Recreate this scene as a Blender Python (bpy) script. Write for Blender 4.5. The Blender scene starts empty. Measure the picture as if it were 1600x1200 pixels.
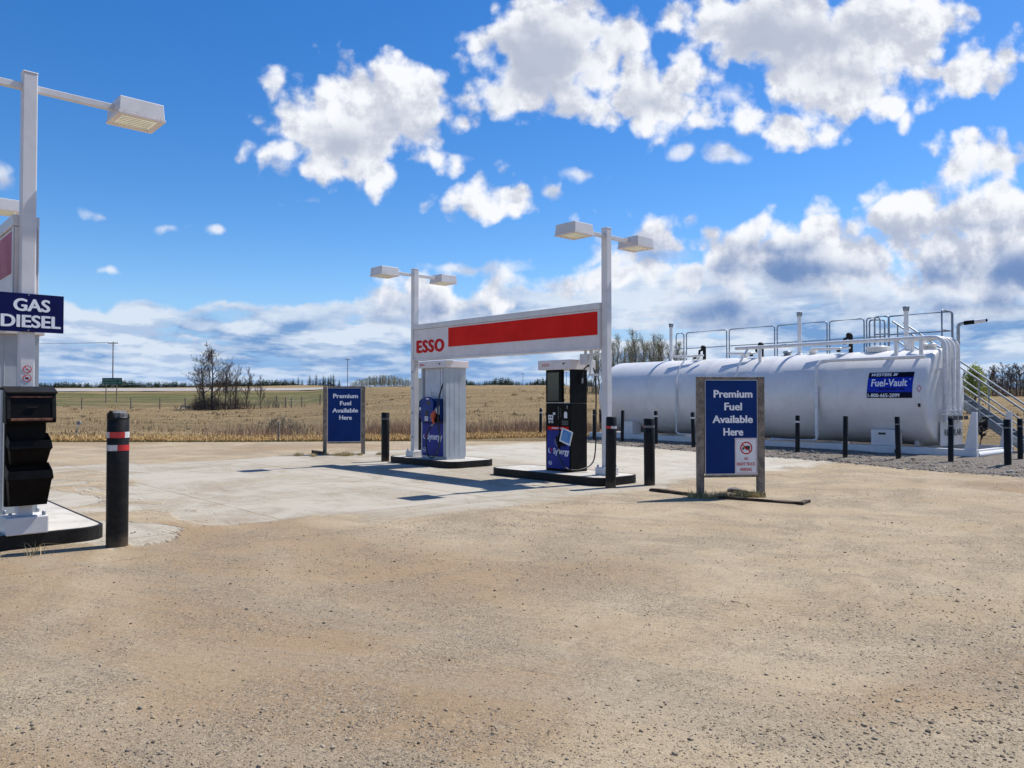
import bpy, math, random
import numpy as np
from mathutils import Vector, Matrix, Euler

PI = math.pi
S = bpy.context.scene
C = S.collection
rad = math.radians

# ------------------------------------------------------------------ camera
CAM_H = 1.55
PITCH = math.atan(23 / 1200)
cam = bpy.data.cameras.new('camera')
cam.sensor_width = 36.0
cam.lens = 27.0
cam.clip_end = 12000
cam.clip_start = 0.05
camo = bpy.data.objects.new('camera', cam)
camo.location = (0, 0, CAM_H)
camo.rotation_euler = (PI / 2 + PITCH, 0, 0)
C.objects.link(camo)
S.camera = camo

# ------------------------------------------------------------------ exposure, sun
S.view_settings.view_transform = 'Standard'
S.view_settings.look = 'None'
S.view_settings.gamma = 1.0
S.view_settings.exposure = 0.85
SUN = Vector((2.53, 1.57, 4.5)).normalized()
SUN_EL = math.asin(SUN.z)
SUN_AZ = math.atan2(SUN.x, SUN.y)
sl = bpy.data.lights.new('sun', 'SUN')
sl.energy = 3.4
sl.angle = rad(0.53)
sl.color = (1.0, 0.955, 0.88)
so = bpy.data.objects.new('sun', sl)
so.rotation_euler = SUN.to_track_quat('Z', 'Y').to_euler()
so.location = (20, 12, 30)
C.objects.link(so)


# ------------------------------------------------------------------ node helpers
def nd(nt, t, props=None, **ins):
    n = nt.nodes.new(t)
    if props:
        for k, v in props.items():
            setattr(n, k, v)
    for k, v in ins.items():
        key = int(k[1:]) if k[0] == 'i' and k[1:].isdigit() else k.replace('_', ' ')
        s = n.inputs[key]
        if hasattr(v, 'is_linked') or isinstance(v, bpy.types.NodeSocket):
            nt.links.new(v, s)
        else:
            s.default_value = v
    return n


def mth(nt, op, a, b=None, c=None, clamp=False):
    n = nt.nodes.new('ShaderNodeMath')
    n.operation = op
    n.use_clamp = clamp
    for i, v in enumerate((a, b, c)):
        if v is None:
            continue
        if isinstance(v, bpy.types.NodeSocket):
            nt.links.new(v, n.inputs[i])
        else:
            n.inputs[i].default_value = v
    return n.outputs[0]


def vmth(nt, op, a, b=None, c=None):
    n = nt.nodes.new('ShaderNodeVectorMath')
    n.operation = op
    for i, v in enumerate((a, b, c)):
        if v is None:
            continue
        if isinstance(v, bpy.types.NodeSocket):
            nt.links.new(v, n.inputs[i])
        else:
            n.inputs[i].default_value = v
    return n.outputs['Value'] if op in ('LENGTH', 'DOT_PRODUCT') else n.outputs['Vector']


def mixc(nt, f, a, b, blend='MIX'):
    n = nt.nodes.new('ShaderNodeMix')
    n.data_type = 'RGBA'
    n.blend_type = blend
    n.clamp_factor = True
    for i, v in ((0, f), (6, a), (7, b)):
        if isinstance(v, bpy.types.NodeSocket):
            nt.links.new(v, n.inputs[i])
        else:
            n.inputs[i].default_value = v if i == 0 else (tuple(v) + (1,))[:4]
    return n.outputs[2]


def smooth(nt, v, lo, hi, a=0.0, b=1.0):
    n = nt.nodes.new('ShaderNodeMapRange')
    n.interpolation_type = 'SMOOTHSTEP'
    if isinstance(v, bpy.types.NodeSocket):
        nt.links.new(v, n.inputs[0])
    for i, x in ((1, lo), (2, hi), (3, a), (4, b)):
        if isinstance(x, bpy.types.NodeSocket):
            nt.links.new(x, n.inputs[i])
        else:
            n.inputs[i].default_value = x
    return n.outputs[0]


def noise(nt, vec, scale, detail=4, rough=0.55, dist=0.0, out='Fac', lac=2.0, dim='2D'):
    n = nd(nt, 'ShaderNodeTexNoise', {'noise_dimensions': dim}, Vector=vec, Scale=scale, Detail=detail, Roughness=rough, Distortion=dist, Lacunarity=lac)
    return n.outputs['Fac' if out == 'Fac' else 'Color']


# ------------------------------------------------------------------ sky with clouds
# centre and radii of each cloud mass, as tangents of its bearing and height above the horizon (x1200)
CLOUDS = [
    (575, 165, 128, 70), (535, 212, 108, 56), (478, 205, 55, 45), (640, 185, 70, 54), (655, 240, 42, 16), (520, 258, 62, 18), (590, 258, 40, 22),
    (865, 55, 112, 85), (835, 125, 72, 45), (1010, 142, 92, 50), (950, 50, 74, 62), (1062, 128, 36, 34), (930, 165, 76, 24), (1030, 182, 42, 15),
    (1210, 35, 175, 62), (1335, 85, 130, 76), (1480, 112, 85, 34), (1235, 188, 64, 32), (1132, 25, 48, 40), (1405, 50, 115, 72), (1300, 150, 110, 42),
    (795, 300, 42, 26), (785, 320, 56, 12),
    (1560, 248, 62, 44), (1605, 335, 100, 62), (1575, 285, 50, 38),
    (1435, 335, 92, 46), (1305, 362, 90, 42), (1480, 400, 165, 56), (1190, 392, 125, 36), (1050, 392, 95, 32), (1570, 400, 120, 56), (1330, 410, 175, 50), (1100, 425, 190, 28), (965, 400, 40, 22),
    (665, 466, 56, 28), (718, 476, 62, 24), (655, 486, 54, 18),
]
SMALL = [(1140, 150, 36, 18), (1130, 237, 30, 13), (1076, 234, 19, 12), (908, 267, 36, 8), (255, 356, 26, 9), (164, 342, 26, 9), (322, 360, 16, 7), (470, 312, 22, 11), (178, 420, 18, 5),
         (-6, 275, 20, 26), (850, 300, 20, 14), (600, 463, 22, 11), (1070, 85, 26, 14), (740, 420, 95, 13), (860, 445, 110, 18), (700, 235, 34, 10)]
# where the masses are thick or seen from below and turn grey
GREYS = [(845, 85, 80, 60), (930, 40, 55, 25), (1245, 55, 135, 50), (1330, 120, 60, 22), (1010, 155, 55, 18), (545, 220, 75, 26), (600, 185, 50, 20), (640, 215, 40, 12), (1570, 260, 40, 16),
         (1250, 430, 180, 30), (1470, 424, 150, 34), (1590, 425, 80, 38), (1020, 405, 60, 18), (1140, 432, 90, 16), (636, 488, 50, 22), (700, 492, 50, 12), (1540, 350, 60, 14), (1420, 372, 60, 12), (1240, 392, 60, 13),
         (1120, 488, 80, 26), (1500, 475, 130, 16), (1330, 470, 90, 10)]


def blob_field(g, vec, blobs, power, soft):
    acc = None
    for (px, py, rx, ry) in blobs:
        cx, cy, ax, ay = (px - 800) / 1200, (623 - py) / 1200, rx / 1200, ry / 1200
        d = vmth(g, 'LENGTH', vmth(g, 'MULTIPLY_ADD', vec, (1 / ax, 1 / ay, 0), (-cx / ax, -cy / ay, 0)))
        k = 0.05 * (min(ax, ay) / 0.05) ** power
        f = mth(g, 'MULTIPLY_ADD', d, -k, k)
        acc = f if acc is None else mth(g, 'SMOOTH_MAX' if soft else 'MAXIMUM', acc, f, soft or None)
    return acc


def build_world():
    w = bpy.data.worlds.new('World')
    S.world = w
    w.use_nodes = True
    nt = w.node_tree
    nt.nodes.clear()
    out = nt.nodes.new('ShaderNodeOutputWorld')
    bg = nt.nodes.new('ShaderNodeBackground')
    STR = 0.084
    bg.inputs['Strength'].default_value = STR
    nt.links.new(bg.outputs[0], out.inputs[0])
    k = 1.0 / STR
    K = lambda r, g_, b: (r * k, g_ * k, b * k)
    sky = nd(nt, 'ShaderNodeTexSky', {'sky_type': 'NISHITA', 'sun_disc': False, 'sun_elevation': SUN_EL, 'sun_rotation': SUN_AZ,
                                      'altitude': 500.0, 'air_density': 1.0, 'dust_density': 0.3, 'ozone_density': 3.0})
    hs = nd(nt, 'ShaderNodeHueSaturation', Hue=0.507, Saturation=1.36, Value=1.0, Color=sky.outputs[0])
    gen = nt.nodes.new('ShaderNodeTexCoord').outputs['Generated']
    X, Y, Z = nd(nt, 'ShaderNodeSeparateXYZ', Vector=gen).outputs
    ay = mth(nt, 'MAXIMUM', mth(nt, 'ABSOLUTE', Y), 0.12)
    tx = mth(nt, 'DIVIDE', X, ay)
    ty = mth(nt, 'DIVIDE', Z, ay)
    v = nd(nt, 'ShaderNodeCombineXYZ', X=tx, Y=ty, Z=0.0).outputs[0]
    w1 = vmth(nt, 'SUBTRACT', noise(nt, v, 7.0, 4, 0.55, out='Color'), (0.5, 0.5, 0.5))
    vw = vmth(nt, 'MULTIPLY_ADD', w1, (0.055, 0.040, 0.0), v)
    n1 = noise(nt, v, 13.0, 9, 0.57)
    n1o = noise(nt, vmth(nt, 'ADD', v, (0.010, 0.020, 0.0)), 13.0, 6, 0.58)
    emb = mth(nt, 'SUBTRACT', n1o, n1)
    vo = nd(nt, 'ShaderNodeTexVoronoi', {'feature': 'F1', 'voronoi_dimensions': '2D'}, Vector=vw, Scale=21.0, Detail=1.0, Roughness=0.5)
    nn = mth(nt, 'ADD', mth(nt, 'MULTIPLY_ADD', n1, 0.088, -0.0405), mth(nt, 'MULTIPLY_ADD', vo.outputs['Distance'], -0.040, 0.028))
    fb = mth(nt, 'ADD', blob_field(nt, vw, CLOUDS, 0.8, 0.012), nn)
    fs = mth(nt, 'ADD', blob_field(nt, vw, SMALL, 0.6, 0.0), mth(nt, 'MULTIPLY_ADD', nn, 0.50, -0.007))
    dens_b = smooth(nt, fb, -0.007, 0.020)
    dens_s = mth(nt, 'MULTIPLY', smooth(nt, fs, -0.009, 0.014), 0.75)
    grey = mth(nt, 'ADD', blob_field(nt, vw, GREYS, 0.8, 0.015), mth(nt, 'MULTIPLY_ADD', n1, 0.085, -0.044))
    grey = smooth(nt, mth(nt, 'ADD', grey, mth(nt, 'MULTIPLY', emb, 0.06)), -0.026, 0.036)
    hi = smooth(nt, ty, 0.19, 0.27)
    gcol = mixc(nt, hi, K(0.080, 0.145, 0.290), K(0.262, 0.292, 0.360))
    soft = smooth(nt, emb, -0.10, 0.16)
    white = mixc(nt, soft, K(0.530, 0.540, 0.562), K(0.335, 0.355, 0.410))
    lowg = mth(nt, 'MULTIPLY', grey, mth(nt, 'SUBTRACT', 1.0, hi))
    dens_b = mth(nt, 'MAXIMUM', dens_b, mth(nt, 'MULTIPLY', lowg, 0.9))
    body = mth(nt, 'MAXIMUM', smooth(nt, fb, 0.002, 0.034), lowg)
    ccol = mixc(nt, mth(nt, 'MULTIPLY', grey, mth(nt, 'MULTIPLY_ADD', body, 0.75, 0.2)), white, gcol)
    # low distant bank: rows of flat cloud seen at a grazing angle
    zz = mth(nt, 'ADD', mth(nt, 'MAXIMUM', Z, 0.0), 0.085)
    pu = mth(nt, 'DIVIDE', X, zz)
    pv = mth(nt, 'DIVIDE', Y, zz)
    puff = noise(nt, vmth(nt, 'MULTIPLY', v, (15.0, 30.0, 1.0)), 1.0, 7, 0.60)

    def bank(du, dv, det):
        q = nd(nt, 'ShaderNodeCombineXYZ', X=mth(nt, 'MULTIPLY_ADD', pu, 1.75, du), Y=mth(nt, 'MULTIPLY_ADD', pv, 1.25, dv), Z=0.0).outputs[0]
        return mth(nt, 'MULTIPLY_ADD', puff, 0.34, mth(nt, 'MULTIPLY_ADD', noise(nt, q, 0.9, det, 0.55), 0.9, -0.12))
    m1 = bank(0.0, 0.0, 6)
    m2 = bank(0.10, -0.42, 4)
    right = smooth(nt, tx, -0.14, 0.06)
    edge = noise(nt, v, 10.0, 8, 0.58)
    top = mth(nt, 'ADD', mth(nt, 'MULTIPLY_ADD', right, 0.034, 0.132), mth(nt, 'MULTIPLY_ADD', edge, 0.09, -0.045))
    cover = smooth(nt, ty, top, mth(nt, 'SUBTRACT', top, 0.012))
    gaps = smooth(nt, m1, 0.32, 0.43)
    low_d = mth(nt, 'MULTIPLY', mth(nt, 'MULTIPLY_ADD', gaps, 0.75, 0.25), cover)
    low_s = smooth(nt, mth(nt, 'ADD', mth(nt, 'SUBTRACT', m2, m1), mth(nt, 'MULTIPLY_ADD', puff, -0.55, 0.275)), -0.16, 0.17)
    broad = noise(nt, vmth(nt, 'MULTIPLY', v, (5.0, 17.0, 1.0)), 1.0, 4, 0.55, 0.4)
    low_s = mth(nt, 'ADD', mth(nt, 'MULTIPLY', low_s, 0.7), smooth(nt, broad, 0.38, 0.68, -0.20, 0.50), clamp=True)
    crest = smooth(nt, mth(nt, 'SUBTRACT', top, ty), 0.040, 0.0)
    low_s = mth(nt, 'MULTIPLY', low_s, mth(nt, 'MULTIPLY_ADD', crest, -0.7, 1.0))
    lcol = mixc(nt, low_s, K(0.390, 0.440, 0.510), K(0.100, 0.190, 0.355))
    hz = smooth(nt, ty, 0.07, 0.0)
    lcol = mixc(nt, mth(nt, 'MULTIPLY', hz, 0.45), lcol, K(0.205, 0.310, 0.480))
    base = mixc(nt, smooth(nt, ty, 0.16, 0.0), hs.outputs[0], K(0.115, 0.230, 0.450))
    skyc = mixc(nt, mth(nt, 'MULTIPLY', low_d, 0.96), base, lcol)
    skyc = mixc(nt, dens_s, skyc, white)
    skyc = mixc(nt, dens_b, skyc, ccol)
    nt.links.new(skyc, bg.inputs[0])
    w.cycles.sampling_method = 'NONE'


build_world()


# ------------------------------------------------------------------ picture ray -> point on the ground (layout arithmetic only)
_c, _s = math.cos(PITCH), math.sin(PITCH)


def ray(px, py):
    a, b = (px - 800) / 1200, (600 - py) / 1200
    return (a, _c - b * _s, _s + b * _c)


def G(px, py, z=0.0):
    r = ray(px, py)
    t = (z - CAM_H) / r[2]
    return (r[0] * t, r[1] * t)


# ------------------------------------------------------------------ materials
MATS = {}


def mat(name, col, rough=0.6, metal=0.0, var=0.12, vscale=6.0, bump=0.0, bscale=40.0, col2=None, spec=0.5, coat=0.0, emit=0.0, dirt=0.0):
    """painted / plain surface: base colour with blotchy wear and a fine bump"""
    if name in MATS:
        return MATS[name]
    m = bpy.data.materials.new(name)
    m.use_nodes = True
    nt = m.node_tree
    b = nt.nodes['Principled BSDF']
    co = nt.nodes.new('ShaderNodeTexCoord').outputs['Object']
    n = noise(nt, co, vscale, 6, 0.65, 0.3, dim='3D')
    c2 = col2 or tuple(max(0, c * (1 - 2.2 * var)) for c in col)
    c1 = tuple(min(1, c * (1 + 0.6 * var)) for c in col)
    colr = mixc(nt, smooth(nt, n, 0.36, 0.66), c1, c2)
    if dirt > 0:
        n2 = noise(nt, vmth(nt, 'MULTIPLY', co, (9, 9, 1.3)), 1.0, 5, 0.7, dim='3D')
        colr = mixc(nt, mth(nt, 'MULTIPLY', smooth(nt, n2, 0.52, 0.78), dirt), colr, (0.20, 0.17, 0.13))
    nt.links.new(colr, b.inputs['Base Color'])
    r = mth(nt, 'MULTIPLY_ADD', n, 0.25, rough - 0.12, clamp=True)
    nt.links.new(r, b.inputs['Roughness'])
    b.inputs['Metallic'].default_value = metal
    b.inputs['Specular IOR Level'].default_value = spec
    b.inputs['Coat Weight'].default_value = coat
    if emit:
        nt.links.new(colr, b.inputs['Emission Color'])
        b.inputs['Emission Strength'].default_value = emit
    if bump:
        nb = noise(nt, co, bscale, 5, 0.6, dim='3D')
        bp = nd(nt, 'ShaderNodeBump', Strength=bump, Distance=0.01, Height=nb)
        nt.links.new(bp.outputs[0], b.inputs['Normal'])
    MATS[name] = m
    return m


WHITE = mat('white_paint', (0.64, 0.625, 0.615), 0.42, var=0.04, vscale=3, bump=0.03, bscale=60, dirt=0.04)
CREAM = mat('board_white', (0.70, 0.655, 0.64), 0.5, var=0.04, vscale=3, dirt=0.04, spec=0.3)
RED = mat('sign_red', (0.70, 0.012, 0.006), 0.5, var=0.05, vscale=2, spec=0.12)
LETTER_RED = mat('letter_red', (0.55, 0.010, 0.010), 0.5, var=0.04, spec=0.12)
LETTER_WHITE = mat('letter_white', (0.80, 0.82, 0.86), 0.45, var=0.04)
GREYP = mat('grey_panel', (0.40, 0.43, 0.45), 0.42, metal=0.15, var=0.06, vscale=2.0, dirt=0.08)
PALEP = mat('pale_panel', (0.62, 0.66, 0.72), 0.4, var=0.05)
BLACKP = mat('black_plastic', (0.0045, 0.0045, 0.005), 0.45, var=0.25, vscale=9, bump=0.06, bscale=90, spec=0.10)
BLACKD = mat('black_dusty', (0.006, 0.006, 0.006), 0.55, var=0.3, vscale=14, col2=(0.014, 0.013, 0.012), bump=0.18, bscale=50, dirt=0.06, spec=0.2)
BLACKW = mat('black_worn_kerb', (0.007, 0.007, 0.007), 0.6, var=0.3, vscale=7, col2=(0.018, 0.016, 0.014), bump=0.25, bscale=30, dirt=0.12, spec=0.2)


def scuffed_black():
    m = bpy.data.materials.new('bollard_black')
    m.use_nodes = True
    nt = m.node_tree
    b = nt.nodes['Principled BSDF']
    co = nt.nodes.new('ShaderNodeTexCoord').outputs['Object']
    n = noise(nt, co, 12.0, 6, 0.65, 0.3, dim='3D')
    col = mixc(nt, smooth(nt, n, 0.4, 0.7), (0.005, 0.005, 0.005), (0.013, 0.0125, 0.012))
    sc = noise(nt, vmth(nt, 'MULTIPLY', co, (75, 75, 5)), 1.0, 4, 0.65, 0.4, dim='3D')
    sm = noise(nt, co, 3.0, 3, 0.6, dim='3D')
    col = mixc(nt, mth(nt, 'MULTIPLY', mth(nt, 'MULTIPLY', smooth(nt, sc, 0.66, 0.74), smooth(nt, sm, 0.48, 0.62)), 0.55), col, (0.16, 0.155, 0.15))
    z = nd(nt, 'ShaderNodeSeparateXYZ', Vector=co).outputs[2]
    dz = mth(nt, 'ADD', z, mth(nt, 'MULTIPLY_ADD', n, 0.24, -0.12))
    col = mixc(nt, smooth(nt, dz, 0.16, 0.0, 0.0, 0.6), col, (0.135, 0.095, 0.060))
    nt.links.new(col, b.inputs['Base Color'])
    b.inputs['Roughness'].default_value = 0.5
    b.inputs['Specular IOR Level'].default_value = 0.22
    bp = nd(nt, 'ShaderNodeBump', Strength=0.2, Distance=0.01, Height=noise(nt, co, 50.0, 4, 0.6, dim='3D'))
    nt.links.new(bp.outputs[0], b.inputs['Normal'])
    return m


BOLB = scuffed_black()
RUBBER = mat('hose_rubber', (0.010, 0.010, 0.010), 0.5, var=0.2)
BLUEP = mat('pump_blue', (0.006, 0.034, 0.20), 0.4, var=0.08, vscale=4, spec=0.25)
BLUED = mat('pump_dark_blue', (0.004, 0.022, 0.125), 0.4, var=0.10, vscale=4, spec=0.25)
BLUEG = mat('pump_graphic_blue', (0.014, 0.026, 0.235), 0.42, var=0.15, vscale=3, col2=(0.010, 0.020, 0.19), spec=0.2)
SIGNB = mat('sign_blue', (0.0030, 0.030, 0.155), 0.5, var=0.06, vscale=2.5, spec=0.12)
SIGND = mat('sign_navy', (0.004, 0.008, 0.075), 0.5, var=0.06, spec=0.12)
TANKW = mat('tank_white', (0.71, 0.70, 0.685), 0.34, var=0.04, vscale=1.2, bump=0.02, bscale=20, dirt=0.16)
PIPEW = mat('pipe_white', (0.74, 0.735, 0.72), 0.4, var=0.06, vscale=9, dirt=0.22)
GALV = mat('galvanised', (0.30, 0.33, 0.36), 0.42, metal=0.75, var=0.12, vscale=14)
GALVD = mat('galvanised_dark', (0.25, 0.29, 0.34), 0.45, metal=0.6, var=0.12, vscale=14)
WOODG = mat('weathered_post', (0.23, 0.19, 0.15), 0.8, var=0.22, vscale=10, bump=0.4, bscale=45)
WOODD = mat('dark_timber', (0.065, 0.040, 0.022), 0.85, var=0.3, vscale=14, bump=0.5, bscale=40)
WOODP = mat('pole_wood', (0.14, 0.115, 0.10), 0.85, var=0.2, vscale=3)
TRIM = mat('sign_trim', (0.42, 0.42, 0.42), 0.45, metal=0.4, var=0.08)
LENS = mat('lamp_lens', (0.84, 0.85, 0.76), 0.25, var=0.05, emit=0.14)
LENSD = mat('lamp_reflector', (0.66, 0.66, 0.55), 0.35, var=0.05)
CONC = mat('island_concrete', (0.47, 0.44, 0.39), 0.85, var=0.10, vscale=3.5, bump=0.25, bscale=55)
TAPE_R = mat('tape_red', (0.50, 0.020, 0.022), 0.35, var=0.12, vscale=20)
TAPE_W = mat('tape_white', (0.60, 0.60, 0.60), 0.35, var=0.10, vscale=20)
TAPE_G = mat('tape_grey', (0.16, 0.16, 0.165), 0.4, var=0.15, vscale=20)
SCREEN = mat('screen_glass', (0.015, 0.017, 0.018), 0.12, var=0.1)
STICKER = mat('sticker_white', (0.76, 0.76, 0.76), 0.5, var=0.04)
INK = mat('ink_black', (0.012, 0.012, 0.014), 0.5, var=0.1)
ORANGE = mat('nozzle_orange', (0.58, 0.085, 0.030), 0.45, var=0.15, vscale=18)
SKY_CARD = mat('card_blue', (0.055, 0.24, 0.56), 0.45, var=0.12, vscale=18)
GREEN = mat('highway_green', (0.004, 0.075, 0.045), 0.45, var=0.06)
RUST = mat('rusty_brown', (0.16, 0.055, 0.030), 0.6, var=0.3, vscale=14)
STONE = mat('field_stone', (0.13, 0.12, 0.115), 0.85, var=0.2, bump=0.4, bscale=18)
WIRE = mat('wire', (0.40, 0.42, 0.44), 0.5, metal=0.6)


# ------------------------------------------------------------------ mesh builder
class MB:
    def __init__(self):
        self.v, self.f, self.sm = [], [], []

    def add(self, vs, fs, M=None, smooth=False):
        b = len(self.v)
        if M is not None:
            vs = [tuple(M @ Vector(p)) for p in vs]
        self.v.extend([tuple(p) for p in vs])
        for f in fs:
            self.f.append(tuple(i + b for i in f))
            self.sm.append(smooth)
        return self

    def box(self, x0, x1, y0, y1, z0, z1, M=None, taper=None):
        """taper=(tx,ty): the top face is pulled in by that much on each side"""
        a, b_ = taper or (0, 0)
        vs = [(x0, y0, z0), (x1, y0, z0), (x1, y1, z0), (x0, y1, z0),
              (x0 + a, y0 + b_, z1), (x1 - a, y0 + b_, z1), (x1 - a, y1 - b_, z1), (x0 + a, y1 - b_, z1)]
        return self.add(vs, [(3, 2, 1, 0), (4, 5, 6, 7), (0, 1, 5, 4), (1, 2, 6, 5), (2, 3, 7, 6), (3, 0, 4, 7)], M)

    def prism(self, pts, z0, z1, M=None):
        n = len(pts)
        vs = [(x, y, z0) for x, y in pts] + [(x, y, z1) for x, y in pts]
        fs = [tuple(range(n - 1, -1, -1)), tuple(range(n, 2 * n))]
        fs += [(i, (i + 1) % n, n + (i + 1) % n, n + i) for i in range(n)]
        return self.add(vs, fs, M)

    def tube(self, pts, r, n=8, cap=True, M=None, smooth=True):
        pts = [Vector(p) for p in pts]
        rs = r if isinstance(r, (list, tuple)) else [r] * len(pts)
        vs, fs = [], []
        ref = None
        for i, p in enumerate(pts):
            if i == 0:
                d = pts[1] - p
            elif i == len(pts) - 1:
                d = p - pts[i - 1]
            else:
                d = (pts[i + 1] - p).normalized() + (p - pts[i - 1]).normalized()
            d = d.normalized() if d.length > 1e-9 else Vector((0, 0, 1))
            if ref is None:
                ref = Vector((0, 0, 1)) if abs(d.z) < 0.9 else Vector((1, 0, 0))
            a = d.cross(ref)
            if a.length < 1e-4:
                a = d.cross(Vector((0.3, 1, 0.2)))
            a.normalize()
            b_ = d.cross(a)
            ref = -b_ if False else ref
            for k in range(n):
                t = 2 * PI * k / n
                vs.append(tuple(p + (a * math.cos(t) + b_ * math.sin(t)) * rs[i]))
        for i in range(len(pts) - 1):
            for k in range(n):
                k2 = (k + 1) % n
                fs.append((i * n + k, i * n + k2, (i + 1) * n + k2, (i + 1) * n + k))
        self.add(vs, fs, M, smooth)
        if cap:
            L = len(pts) - 1
            self.add(vs[:n], [tuple(range(n - 1, -1, -1))], M)
            self.add(vs[L * n:], [tuple(range(n))], M)
        return self

    def lathe(self, prof, n=24, M=None, smooth=True, cap=True):
        """prof: list of (r, z) bottom to top, around z"""
        vs, fs = [], []
        for r, z in prof:
            for k in range(n):
                t = 2 * PI * k / n
                vs.append((r * math.cos(t), r * math.sin(t), z))
        for i in range(len(prof) - 1):
            for k in range(n):
                k2 = (k + 1) % n
                fs.append((i * n + k, i * n + k2, (i + 1) * n + k2, (i + 1) * n + k))
        self.add(vs, fs, M, smooth)
        if cap:
            if prof[0][0] > 1e-4:
                self.add(vs[:n], [tuple(range(n - 1, -1, -1))], M)
            if prof[-1][0] > 1e-4:
                self.add(vs[-n:], [tuple(range(n))], M)
        return self

    def ring(self, r0, r1, M, n=32, h=0.002):
        """flat annulus in XY, extruded by h"""
        vs, fs = [], []
        for k in range(n):
            t = 2 * PI * k / n
            c, s = math.cos(t), math.sin(t)
            vs += [(r0 * c, r0 * s, h), (r1 * c, r1 * s, h)]
        for k in range(n):
            a, b = 2 * k, 2 * ((k + 1) % n)
            fs.append((a, a + 1, b + 1, b))
        return self.add(vs, fs, M)

    def build(self, name, material, parent=None, bevel=0.0, seg=2):
        me = bpy.data.meshes.new(name)
        me.from_pydata(self.v, [], self.f)
        me.polygons.foreach_set('use_smooth', self.sm)
        me.materials.append(material)
        me.update()
        o = bpy.data.objects.new(name, me)
        C.objects.link(o)
        o.parent = parent
        if bevel:
            bv = o.modifiers.new('bevel', 'BEVEL')
            bv.width = bevel
            bv.segments = seg
            bv.limit_method = 'ANGLE'
            bv.angle_limit = rad(40)
        return o


def box_part(name, material, parent, *dims, bevel=0.006, **kw):
    return MB().box(*dims, **kw).build(name, material, parent, bevel)


def arc(p0, p1, p2, n=8):
    """quadratic curve points"""
    p0, p1, p2 = Vector(p0), Vector(p1), Vector(p2)
    return [tuple(p0 * (1 - t) ** 2 + p1 * 2 * t * (1 - t) + p2 * t * t) for t in [i / n for i in range(n + 1)]]


def smooth_path(pts, n=6):
    """Catmull-Rom through the points"""
    P = [Vector(p) for p in pts]
    P = [P[0] * 2 - P[1]] + P + [P[-1] * 2 - P[-2]]
    out = []
    for i in range(1, len(P) - 2):
        for k in range(n):
            t = k / n
            a, b, c, d = P[i - 1], P[i], P[i + 1], P[i + 2]
            out.append(0.5 * ((2 * b) + (c - a) * t + (2 * a - 5 * b + 4 * c - d) * t * t + (3 * b - a - 3 * c + d) * t ** 3))
    out.append(P[-2])
    return [tuple(p) for p in out]


def tag(o, label, cat, group=None, kind=None):
    o['label'] = label
    o['category'] = cat
    if group:
        o['group'] = group
    if kind:
        o['kind'] = kind
    return o


def thing(name, label, cat, loc=(0, 0, 0), rz=0.0, group=None):
    o = bpy.data.objects.new(name, None)
    o.empty_display_size = 0.3
    C.objects.link(o)
    o.location = loc
    o.rotation_euler = (0, 0, rz)
    return tag(o, label, cat, group)


def setting(o, kind='structure'):
    o['kind'] = kind
    return o


def dup(root, loc, rz=0.0, scale=None, label=None):
    r = root.copy()
    C.objects.link(r)
    r.location = loc
    r.rotation_euler = (0, 0, rz)
    if scale:
        r.scale = (scale,) * 3 if not isinstance(scale, tuple) else scale
    if label:
        r['label'] = label
    for ch in list(root.children):
        c = ch.copy()
        C.objects.link(c)
        c.parent = r
        for g in list(ch.children):
            d = g.copy()
            C.objects.link(d)
            d.parent = c
    return r


def text_geo(body, w, h, bold=0.012, shear=0.0, spacing=1.0):
    """letters as flat solid shapes, centred, scaled to w x h"""
    cu = bpy.data.curves.new('letters', 'FONT')
    cu.body = body
    cu.offset = min(bold, 0.008)
    cu.shear = shear
    cu.space_character = spacing
    cu.space_line = 0.9
    cu.align_x = 'CENTER'
    cu.extrude = 0.004
    cu.resolution_u = 4
    ob = bpy.data.objects.new('letters', cu)
    C.objects.link(ob)
    bpy.context.view_layer.update()
    me = ob.evaluated_get(bpy.context.evaluated_depsgraph_get()).to_mesh()
    vs = np.array([v.co[:] for v in me.vertices])
    fs = [tuple(p.vertices) for p in me.polygons]
    ob.evaluated_get(bpy.context.evaluated_depsgraph_get()).to_mesh_clear()
    bpy.data.objects.remove(ob)
    bpy.data.curves.remove(cu)
    lo, hi = vs.min(0), vs.max(0)
    vs = vs - (lo + hi) / 2
    sx = w / (hi[0] - lo[0])
    sy = h / (hi[1] - lo[1]) if h else sx
    vs[:, 0] *= sx
    vs[:, 1] *= sy
    zr = vs[:, 2].max() - vs[:, 2].min()
    vs[:, 2] = vs[:, 2] / max(zr, 1e-6) * 0.004
    if bold > 0.008:
        # heavier strokes: the same outlines laid again, each a hair to the side and a hair deeper
        n0 = len(vs)
        e = bold * (h or w * 0.3) * 1.25
        copies, allf = [vs], list(fs)
        for k, (dx, dy) in enumerate(((-1, 0), (1, 0), (-0.5, 0.45), (0.5, -0.45))):
            copies.append(vs * np.array([1 - 2 * e / w, 1, 1]) + np.array([dx * e, dy * e, -0.00015 * (k + 1)]))
            allf += [tuple(i + n0 * (k + 1) for i in f) for f in fs]
        return np.concatenate(copies), allf
    return vs, fs


def frontM(x, y, z, rz=0.0):
    """local XY drawing placed upright at (x,y,z), facing -y, turned by rz about z"""
    return Matrix.Translation((x, y, z)) @ Matrix.Rotation(rz, 4, 'Z') @ Matrix.Rotation(PI / 2, 4, 'X')


def text(name, body, w, h, material, parent, M, **kw):
    vs, fs = text_geo(body, w, h, **kw)
    return MB().add([tuple(v) for v in vs], fs, M).build(name, material, parent)


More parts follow.
